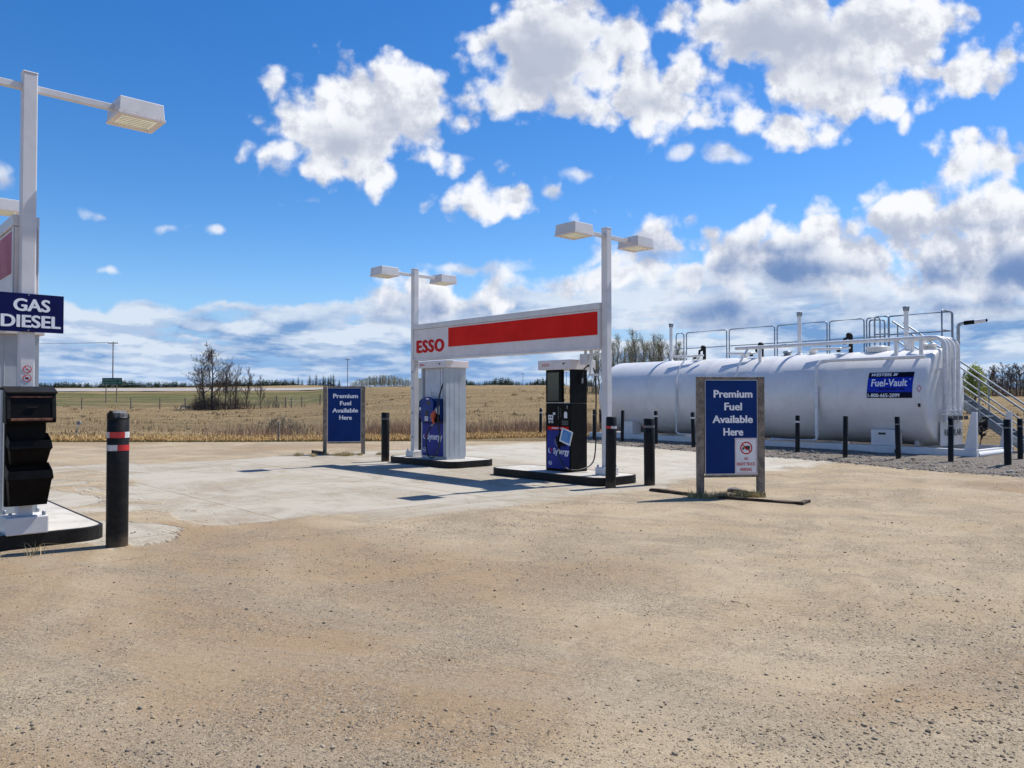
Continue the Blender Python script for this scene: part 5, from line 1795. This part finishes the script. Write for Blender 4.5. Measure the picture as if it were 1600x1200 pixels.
# guard posts in the gravel bed
POSTS = [
    (844.5, 682, 638, 'slim black guard post standing alone left of the black pump'),
    (928, 690, 640, 'slim black guard post seen beside the hose loop of the black pump'),
    (972, 693, 641, 'slim black guard post just right of the right light pole, by a white box'),
    (1025, 697, 642, 'slim black guard post with pale band peeking from behind the scratched bollard'),
    (1083.7, 702, 644, 'slim black guard post with pale band just left of the right blue sign'),
    (1246, 711, 649, 'slim black guard post with pale band, first one right of the right blue sign'),
    (1320.5, 718, 650, 'slim plain black guard post left of the white equipment box under the lettered panel'),
    (1404, 722, 651, 'slim black guard post with thin pale band under the lettered panel'),
    (1485.5, 727, 653, 'slim black guard post in front of the piping at the end of the tank'),
    (1575, 733, 655, 'thicker black guard post with grey band beside the white end gusset'),
    (1594.5, 723, 654, 'slim black guard post at the right edge, before the stair'),
    (938, 674, 639, 'shorter looking black guard post behind the left end of the tank'),
]
for k, (px, pb, pt, lab) in enumerate(POSTS):
    x, y = G(px, pb)
    h = CAM_H - (pt - 623) / 1200 * y
    r = 0.072 if px in (1575,) else 0.060
    t = thing('guard_post', lab, 'guard post', (x, y, 0), 0.0, 'black guard posts round the tank')
    rr = random.Random(k)
    t.rotation_euler = (rad(rr.uniform(-1.2, 1.2)), rad(rr.uniform(-1.4, 1.4)), 0)
    MB().lathe([(r, -0.05), (r, h - 0.006), (r - 0.008, h)], 20).build('post', BOLB, t)
    if px not in (1320.5, 972):
        hh = 0.05 if px in (1083.7, 1246, 1025, 844.5) else 0.03
        MB().lathe([(r + 0.002, h - 0.20), (r + 0.002, h - 0.20 + hh)], 20, cap=False).build('reflective_tape', TAPE_W if hh > 0.04 else TAPE_G, t)


# ------------------------------------------------------------------ FAR BACKGROUND
def at_px(px, Y):
    return ((px - 800) / 1200 * Y, Y)


# utility poles and their wires
up = thing('utility_pole', 'tallest wooden utility pole behind the green highway sign', 'utility pole', (0, 0, 0), 0, 'utility poles along the highway')
MB().tube([(0, 0, -0.5), (0, 0, 13.0)], [0.17, 0.12], 10).build('pole', WOODP, up)
MB().box(-1.35, 1.35, -0.07, 0.07, 12.45, 12.62).build('crossarm', WOODP, up)
ins = MB()
for xx in (-1.25, -0.5, 0.5, 1.25):
    ins.lathe([(0.05, 12.62), (0.07, 12.70), (0.03, 12.82)], 8, Matrix.Translation((xx, 0, 0)))
ins.build('insulator', GALV, up)
br = MB()
br.tube([(-0.6, 0.09, 12.45), (0, 0.09, 11.8)], 0.03, 5)
br.tube([(0.6, 0.09, 12.45), (0, 0.09, 11.8)], 0.03, 5)
br.build('brace', WOODP, up)
pole_xyz = []
for k, (px, Y, lab, zb) in enumerate(((176, 212, None, None), (543, 345, 'utility pole rising behind the left blue sign', None),
                                 (817, 520, 'far utility pole left of the black pump', -3.0), (885, 470, 'far utility pole seen through the slot of the black pump', -3.0))):
    x, y = at_px(px, Y)
    z = tz(x, y) if zb is None else tz(x, y) + zb
    if k == 0:
        up.location = (x, y, z)
    else:
        dup(up, (x, y, z), label=lab)
    pole_xyz.append((x, y, z + 12.8))
wr = thing('power_line', 'pale overhead wires running left from the tall utility pole', 'power line', pole_xyz[0])
q = at_px(-260, 205)
for dx in (-1.25, 1.25):
    p0 = Vector((dx, 0, 0.02))
    p1 = Vector((q[0] - pole_xyz[0][0] + dx, q[1] - pole_xyz[0][1], 0.2))
    mid = (p0 + p1) / 2 - Vector((0, 0, 1.4))
    MB().tube(arc(p0, mid, p1, 16), 0.045, 5).build('wire', WIRE, wr)

# green highway sign
x, y = at_px(175, 128)
z = tz(x, y)
hs_ = thing('highway_sign', 'green highway distance sign on two posts in the ditch', 'road sign', (x, y, z), rad(4))
top = CAM_H + (623 - 590.5) / 1200 * y - z
bot = CAM_H + (623 - 600.5) / 1200 * y - z
hw = 15 / 1200 * y
for sx in (-0.62, 0.45):
    MB().box(sx * hw - 0.06, sx * hw + 0.06, 0.03, 0.13, -0.3, top - 0.1).build('post', WOODG, hs_)
pn = MB().box(-hw, hw, -0.02, 0.028, bot, top).build('sign_panel', GREEN, hs_)
PALEG = mat('sign_letter', (0.30, 0.42, 0.36), 0.5, var=0.05)
zz = (top - bot)
text('lettering', 'Paddockwood  24', hw * 1.75, zz * 0.24, PALEG, pn, frontM(0, -0.021, bot + zz * 0.70), bold=0.01)
text('lettering', 'Prince Albert  40', hw * 1.75, zz * 0.24, PALEG, pn, frontM(0, -0.021, bot + zz * 0.28), bold=0.01)

# wire fence along the ditch
fx = [(-20, 93), (60, 93), (128, 93), (205, 93), (250, 93), (290, 93), (330, 93), (365, 93), (432, 93), (447, 92), (456, 93), (472, 94), (500, 95), (540, 97)]
fn = thing('wire_fence', 'thin wire fence with grey wooden posts along the green ditch', 'fence', (0, 0, 0))
fp = []
rr = random.Random(2)
for px, Y in fx:
    x, y = at_px(px, Y)
    z = tz(x, y)
    h = 1.25 + rr.uniform(-0.15, 0.2)
    lean = rr.uniform(-0.06, 0.06)
    MB().tube([(x, y, z - 0.1), (x + lean, y, z + h)], 0.075, 7).build('fence_post', WOODG, fn)
    fp.append((x, y, z))
wv = MB()
for hh in (0.45, 0.8, 1.12):
    wv.tube([(p[0], p[1] - 0.08, p[2] + hh) for p in fp], 0.010, 4)
wv.build('fence_wire', GALVD, fn)

# markers near the lot edge
x, y = at_px(435.5, 27.9)
o = MB().tube([(0, 0, -0.1), (0.01, 0, 0.70)], 0.035, 8).build('marker_stake', WOODG)
o.location = (x, y, 0)
tag(o, 'single short stake in the golden grass left of the left blue sign', 'stake')
x, y = at_px(120, 31.5)
mk = thing('pipeline_marker', 'tilted pale marker post with a round head in the pasture', 'marker', (x, y, tz(x, y)))
mk.rotation_euler = (0, rad(9), 0)
MB().tube([(0, 0, -0.1), (0, 0, 0.48)], 0.022, 8).build('post', TRIM, mk)
MB().lathe([(0.10, 0), (0.10, 0.03)], 16, frontM(0, 0, 0.60)).build('head', TRIM, mk)
MB().lathe([(0.055, 0), (0.055, 0.004)], 12, frontM(0, -0.031, 0.61)).build('inset', mat('marker_dull', (0.30, 0.20, 0.17), 0.6), mk)
# fallen pale log and boulder in the pasture
x, y = at_px(296, 88)
lg = MB().tube([(-1.1, 0, 0.10), (-0.9, 0, 0.42), (-0.3, 0.1, 0.40), (0.5, 0, 0.16), (1.3, 0.1, 0.10)], [0.05, 0.08, 0.09, 0.07, 0.03], 8).build('fallen_branch', mat('bleached_wood', (0.46, 0.42, 0.37), 0.85, var=0.15))
lg.location = (x, y, tz(x, y))
tag(lg, 'bleached fallen branch lying left of the bare tree clump', 'branch')
x, y = at_px(580, 172)
bl = stones('boulder', np.array([[0.0, 0.0]]), np.array([0.0]), np.array([0.40]), mat('pale_stone', (0.55, 0.53, 0.50), 0.9, var=0.1), np.random.default_rng(2))
bl.location = (x, y, tz(x, y) + 0.1)
tag(bl, 'small pale boulder on the crest above the left blue sign', 'boulder')


# ------------------------------------------------------------------ TREES
def grow(rng, H, r0, levels, trunk_pts=7, n_main=12, spread=0.9, up=0.55, bare=0.25, twig=0.35, lean=0.06, min_r=0.006):
    """bare broadleaf: returns (trunk MB, branches MB, tip points)"""
    trunk, br, tips = MB(), MB(), []

    def path(p, d, L, n, wob, trop):
        pts = [Vector(p)]
        d = Vector(d).normalized()
        for i in range(n):
            d = (d + Vector((rng.gauss(0, wob), rng.gauss(0, wob), rng.gauss(0, wob * 0.6))) + Vector((0, 0, trop))).normalized()
            pts.append(pts[-1] + d * (L / n))
        return pts, d

    def branch(p, d, L, r, lev):
        n = 4 if lev < levels else 3
        pts, _ = path(p, d, L, n, 0.16, 0.10)
        rs = [max(min_r, r * (1 - 0.75 * i / n)) for i in range(n + 1)]
        br.tube(pts, rs, 4 if lev == 1 else 3, cap=False)
        if lev >= levels:
            tips.append(pts[-1])
            return
        k = rng.randint(4, 6) if lev == 1 else rng.randint(3, 5)
        for i in range(k):
            f = 0.25 + 0.75 * (i + rng.random()) / k
            j = min(n - 1, int(f * n))
            q = pts[j].lerp(pts[j + 1], f * n - j)
            dd = (pts[j + 1] - pts[j]).normalized()
            a = rng.uniform(0, 2 * PI)
            side = dd.orthogonal()
            side.rotate(Matrix.Rotation(a, 3, dd))
            branch(q, dd * up + side * spread * 0.8 + Vector((0, 0, 0.2)), L * rng.uniform(0.38, 0.6), max(min_r, rs[j] * 0.6), lev + 1)
        tips.append(pts[-1])

    tp, _ = path((0, 0, -0.2), (rng.gauss(0, lean), rng.gauss(0, lean), 1), H, trunk_pts, 0.045, 0.06)
    rs = [r0 * (1 - 0.90 * i / trunk_pts) + 0.008 for i in range(trunk_pts + 1)]
    trunk.tube(tp, rs, 7)
    for i in range(n_main):
        f = bare + (1 - bare) * (i + rng.random()) / n_main
        f = min(f, 0.985)
        j = min(trunk_pts - 1, int(f * trunk_pts))
        q = tp[j].lerp(tp[j + 1], f * trunk_pts - j)
        a = rng.uniform(0, 2 * PI)
        d = Vector((math.cos(a) * spread, math.sin(a) * spread, up))
        L = H * twig * (1.15 - 0.75 * f) * rng.uniform(0.7, 1.2)
        branch(q, d, L, rs[j] * 0.55, 1)
    return trunk, br, tips


BARK_D = mat('bark_dark', (0.050, 0.040, 0.034), 0.9, var=0.2)
BARK_G = mat('bark_grey', (0.150, 0.130, 0.105), 0.9, var=0.2)
TWIG_D = mat('twig_dark', (0.115, 0.090, 0.074), 0.9, var=0.2)
TWIG_G = mat('twig_tan', (0.21, 0.185, 0.135), 0.9, var=0.2)
BUD_G = island_mat('spring_leaf', [(0.27, 0.28, 0.11), (0.34, 0.33, 0.15), (0.20, 0.20, 0.09), (0.28, 0.25, 0.14)])
BUD_Y = island_mat('yellow_green_leaf', [(0.27, 0.33, 0.035), (0.36, 0.40, 0.055), (0.17, 0.22, 0.03), (0.30, 0.33, 0.06)])


def leaf_mb(tips, rng, per, size, spread):
    m = MB()
    for p in tips:
        for _ in range(per):
            c = p + Vector((rng.gauss(0, spread), rng.gauss(0, spread), rng.gauss(0, spread)))
            a = Vector((rng.gauss(0, 1), rng.gauss(0, 1), rng.gauss(0, 1))).normalized() * size * rng.uniform(0.6, 1.3)
            b = a.orthogonal().normalized() * size * rng.uniform(0.4, 0.9)
            m.add([c - a, c + b, c + a, c - b], [(0, 1, 2, 3)])
    return m


def tree(name, label, loc, rng, H, r0, bark, twigm, group, leaves=None, per=2, size=0.12, lspread=0.25, rz=0.0, **kw):
    t = thing(name, label, 'tree', loc, rz, group)
    tr, br, tips = grow(rng, H, r0, **kw)
    tr.build('trunk', bark, t)
    br.build('branches', twigm, t)
    if leaves:
        leaf_mb(tips, rng, per, size, lspread).build('foliage', leaves, t)
    return t


# bare clump left of centre
rng = random.Random(31)
CL = 'bare trees in the clump by the fence'
spots = [(331, 88, 8.2, 0.17, 'tallest bare tree in the clump by the fence, rightmost of its two dark trunks'),
         (322, 89, 7.5, 0.15, 'second tall bare tree of the clump, left dark trunk with wide crown'),
         (352, 88, 6.3, 0.09, 'slender bare tree just right of the tallest in the clump'),
         (369, 89, 5.9, 0.08, 'slender bare tree in the middle of the clump by the fence'),
         (386, 90, 5.4, 0.075, 'thin bare sapling toward the right of the clump'),
         (407, 91, 4.6, 0.055, 'rightmost thin bare sapling of the clump by the fence'),
         (361, 91, 5.2, 0.06, 'thin bare sapling behind the middle of the clump'),
         (341, 91, 5.0, 0.07, 'low bare tree close behind the tallest trunk of the clump'),
         (311, 90, 3.8, 0.06, 'low leftmost bare sapling of the clump')]
for px, Y, H, r0, lab in spots:
    x, y = at_px(px, Y)
    big = H > 7
    H *= 0.80
    tree('bare_tree', lab, (x, y, tz(x, y)), rng, H, r0 * 0.85, BARK_D, TWIG_D, CL, levels=4 if big else 3, n_main=17 if big else 18, twig=0.44 if big else 0.32,
         spread=0.85 if big else 0.55, up=0.7 if big else 0.9, bare=0.22 if big else 0.18, min_r=0.010)


def brush(name, label, loc, rng, n, h, sx, material, group=None):
    t = MB()
    for _ in range(n):
        x, y = rng.gauss(0, sx), rng.gauss(0, sx * 0.35)
        hh = h * rng.uniform(0.4, 1.15) * max(0.35, 1 - abs(x) / (3 * sx))
        a, b = rng.gauss(0, 0.25) * hh, rng.gauss(0, 0.25) * hh
        t.tube([(x, y, -0.1), (x + a * 0.4, y + b * 0.4, hh * 0.5), (x + a, y + b, hh)], [0.02, 0.014, 0.007], 3, cap=False)
        for k in range(3):
            f = rng.uniform(0.3, 0.9)
            p = (x + a * f, y + b * f, hh * f)
            t.tube([p, (p[0] + rng.gauss(0, .22), p[1] + rng.gauss(0, .22), p[2] + rng.uniform(.1, .4))], [0.010, 0.006], 3, cap=False)
    o = t.build(name, material)
    o.location = loc
    tag(o, label, 'bush', group)
    return o


x, y = at_px(325, 88)
brush('bare_bush', 'dense dark brush round the foot of the tallest bare trees', (x, y, tz(x, y)), rng, 380, 1.8, 1.35, TWIG_D, 'bare brush')
x, y = at_px(370, 89)
brush('bare_bush', 'thinner dark brush under the right part of the bare tree clump', (x, y, tz(x, y)), rng, 190, 1.6, 1.5, TWIG_D, 'bare brush')
x, y = at_px(425, 91)
brush('bare_bush', 'sparse bare saplings at the right end of the clump', (x, y, tz(x, y)), rng, 60, 1.4, 1.8, TWIG_G, 'bare brush')
x, y = at_px(440, 34)
brush('bare_bush', 'small leafless shrub at the pasture edge left of the left blue sign', (x, y, tz(x, y)), rng, 70, 0.75, 0.8, TWIG_G, 'bare brush')

# budding wood behind the tank
rng = random.Random(77)
GB = 'budding trees behind the white tank'
protos = []
for k in range(5):
    protos.append(tree('budding_tree', '', (0, 0, 0), rng, 10.0, 0.16, BARK_G, TWIG_G, GB, leaves=BUD_G, per=2, size=0.058, lspread=0.22,
                       levels=3, n_main=21, twig=0.29, spread=0.55, up=0.95, bare=0.26, min_r=0.012))
bd = [(962, 100, 9.0), (985, 104, 8.6), (999, 100, 9.9), (1012, 106, 9.4), (1026, 103, 8.8), (1040, 101, 9.2), (972, 108, 7.6), (1052, 105, 8.6), (1064, 109, 7.0), (1006, 110, 9.0),
      (948, 103, 8.0), (936, 101, 7.4), (925, 104, 6.6), (912, 107, 5.4), (1084, 108, 6.2), (1097, 110, 6.6), (1118, 110, 5.6), (1140, 112, 5.0), (955, 107, 8.3), (990, 111, 8.4), (1033, 110, 8.6), (942, 110, 7.4), (968, 106, 8.2), (979, 112, 8.7), (1003, 107, 9.2), (1018, 112, 8.8), (1030, 107, 8.2), (1046, 112, 8.4), (1058, 101, 7.8), (1072, 112, 6.8), (918, 112, 6.0), (930, 113, 6.4)]
order = ['tallest', 'second', 'third']
for k, (px, Y, H) in enumerate(bd):
    x, y = at_px(px, Y)
    z = tz(x, y)
    lab = 'budding grey green tree in the wood behind the left end of the white tank'
    if k < 5:
        p = protos[k]
        p.location, p.rotation_euler, p.scale, p['label'] = (x, y, z), (0, 0, k * 1.3), (H / 12.5,) * 3, lab
    else:
        dup(protos[k % 5], (x, y, z), rng.uniform(0, 6.28), H / 12.5, lab)
# undergrowth of that wood
x, y = at_px(990, 99)
brush('undergrowth', 'low grey brush at the foot of the budding wood behind the tank', (x, y, tz(x, y)), rng, 500, 3.2, 5.5, TWIG_G)


# trees at the right edge beyond the stair
def crown_tree(label, loc, rng, H, w, leafm, n, size, group=None):
    t = thing('leafing_tree', label, 'tree', loc, 0, group)
    tr, br, tips = grow(rng, H, 0.14, 3, n_main=14, twig=0.36, spread=0.8, up=0.7, bare=0.12, min_r=0.012)
    tr.build('trunk', BARK_G, t)
    br.build('branches', TWIG_G, t)
    leaf_mb(tips, rng, n, size, 0.22).build('foliage', leafm, t)
    return t


x, y = at_px(1523, 88)
crown_tree('bright yellow green tree seen above the stair rails', (x, y, tz(x, y)), rng, 4.3, 2.2, BUD_Y, 9, 0.10)
RG = 'leafless trees in the row beyond the stair'
rp = []
for k, (px, Y, H) in enumerate([(1545, 150, 5.6), (1556, 152, 5.2), (1566, 150, 5.9), (1578, 153, 5.5), (1589, 150, 6.0), (1600, 152, 5.7), (1612, 151, 5.8), (1535, 154, 5.0), (1572, 157, 5.4), (1594, 157, 5.6), (1550, 158, 5.2), (1515, 150, 4.6), (1504, 153, 4.5), (1624, 152, 5.6)]):
    x, y = at_px(px, Y)
    lab = 'leafless grey brown tree in the dark row beyond the stair'
    if k < 4:
        rp.append(tree('bare_tree', lab, (x, y, tz(x, y)), rng, 5.6, 0.12, BARK_D, TWIG_D, RG, levels=3, n_main=18, twig=0.36, spread=0.75, up=0.8, bare=0.10, min_r=0.022))
        rp[-1].scale = (H / 5.6,) * 3
    else:
        dup(rp[k % 4], (x, y, tz(x, y)), rng.uniform(0, 6.28), H / 5.6)
x, y = at_px(1565, 149)
brush('undergrowth', 'dark brush filling the foot of the row beyond the stair', (x, y, tz(x, y)), rng, 900, 3.0, 6.0, TWIG_D)


# spruces and far wood
def spruce_mb(rng, H, n_tier=9, n_bough=11):
    m = MB()
    for i in range(n_tier):
        f = i / n_tier
        z = H * (0.08 + 0.88 * f)
        r = H * 0.25 * (1 - f) ** 0.85 * rng.uniform(0.8, 1.15) + 0.08
        for k in range(n_bough):
            a = 2 * PI * (k + rng.random()) / n_bough
            rr = r * rng.uniform(0.65, 1.2)
            w = 0.32 * r + 0.05
            d = Vector((math.cos(a), math.sin(a), 0))
            s = Vector((-d.y, d.x, 0))
            tip = d * rr + Vector((0, 0, z - 0.32 * rr))
            m.add([Vector((0, 0, z + 0.13 * H / n_tier * 2)), d * rr * 0.55 + s * w + Vector((0, 0, z - 0.12 * rr)), tip, d * rr * 0.55 - s * w + Vector((0, 0, z - 0.12 * rr))], [(0, 1, 2), (0, 2, 3)])
    m.add([(0.06, 0, H * 0.9), (-0.03, 0.05, H * 0.9), (-0.03, -0.05, H * 0.9), (0, 0, H * 1.02)], [(0, 1, 3), (1, 2, 3), (2, 0, 3)])
    return m


SPR = island_mat('spruce_needles', [(0.016, 0.030, 0.018), (0.028, 0.045, 0.026), (0.010, 0.020, 0.013)])
rng = random.Random(5)
SG = 'dark spruces on the skyline'
sp = []
for k, (px, Y, H) in enumerate([(484, 415, 7.2), (489, 418, 4.5), (494, 420, 8.2), (500, 421, 5.0), (505, 416, 7.6), (508, 420, 6.6), (513, 418, 7.0), (517, 416, 8.2), (521, 419, 8.8), (530, 422, 5.0), (472, 420, 4.5), (466, 418, 6.0), (458, 420, 5.2)]):
    x, y = at_px(px, Y)
    z = tz(x, y)
    lab = 'dark spruce on the skyline between the bare clump and the left blue sign'
    if k < 3:
        t = thing('spruce_tree', lab, 'tree', (x, y, z), 0, SG)
        MB().tube([(0, 0, -0.3), (0, 0, 5.5)], [0.16, 0.05], 6).build('trunk', BARK_D, t)
        spruce_mb(rng, 6.5).build('crown', SPR, t)
        t.scale = (H / 6.5 * 1.35, H / 6.5 * 1.35, H / 6.5 * 0.8)
        sp.append(t)
    else:
        dup(sp[k % 3], (x, y, z), rng.uniform(0, 6), (H / 6.5 * 1.35, H / 6.5 * 1.35, H / 6.5 * 0.8))

# the long wood on the horizon reads as one mass
fw = MB()
rng = random.Random(6)
for k in range(1500):
    px = rng.uniform(-260, 465)
    Y = rng.uniform(560, 640)
    hh = 4.8 + 1.6 * math.sin(px * 0.021 + 1) * math.sin(px * 0.057) + rng.uniform(-1.6, 1.6)
    if 330 < px < 440:
        hh *= 0.95
    x, y = at_px(px, Y)
    s = spruce_mb(rng, hh, 5, 6)
    fw.add([(vx * 2.6 + x, vy * 2.6 + y, vz + tz(x, y) - 0.9) for vx, vy, vz in s.v], s.f)
for k in range(500):
    px = rng.uniform(725, 925)
    Y = rng.uniform(420, 520)
    hh = 2.6 + 1.6 * math.sin(px * 0.09) + rng.uniform(-0.8, 1.6) + (1.2 if px < 850 else 0)
    x, y = at_px(px, Y)
    s = spruce_mb(rng, max(1.5, hh), 5, 6)
    zb = CAM_H + (623 - 603.5) / 1200 * Y
    fw.add([(vx * 1.8 + x, vy * 1.8 + y, vz + zb - 0.8) for vx, vy, vz in s.v], s.f)
for k in range(420):
    px = rng.uniform(1490, 2300)
    Y = rng.uniform(480, 560)
    x, y = at_px(px, Y)
    s = spruce_mb(rng, rng.uniform(3, 6.5), 5, 6)
    fw.add([(vx * 1.9 + x, vy * 1.9 + y, vz + tz(x, y) - 0.6) for vx, vy, vz in s.v], s.f)
setting(fw.build('far_spruce_wood', SPR), 'stuff')

# pale aspen stand on the rise behind the left blue sign
rng = random.Random(12)
BARK_P = mat('bark_pale', (0.30, 0.28, 0.25), 0.9, var=0.15)
ap = []
lab = 'small pale aspen in the stand on the rise above the left blue sign'
for k in range(60):
    px = 547 + 94 * (k + rng.random()) / 60
    Y = 300 + rng.uniform(-8, 14)
    env = 1 - 0.55 * abs((px - 598) / 52) ** 2.2
    H = 4.6 * env * rng.uniform(0.82, 1.1)
    x, y = at_px(px, Y)
    z = CAM_H + (623 - 605) / 1200 * Y - 0.4
    if k < 4:
        t = tree('aspen_tree', lab, (x, y, z), rng, 5.6, 0.10, BARK_G, TWIG_G, 'aspens on the rise', leaves=BUD_G, per=2, size=0.13, lspread=0.3, levels=2, n_main=14, twig=0.26, spread=0.6, up=0.9, bare=0.12, min_r=0.035)
        t.scale = (H / 5.6,) * 3
        ap.append(t)
    else:
        dup(ap[k % 4], (x, y, z), rng.uniform(0, 6), H / 5.6)
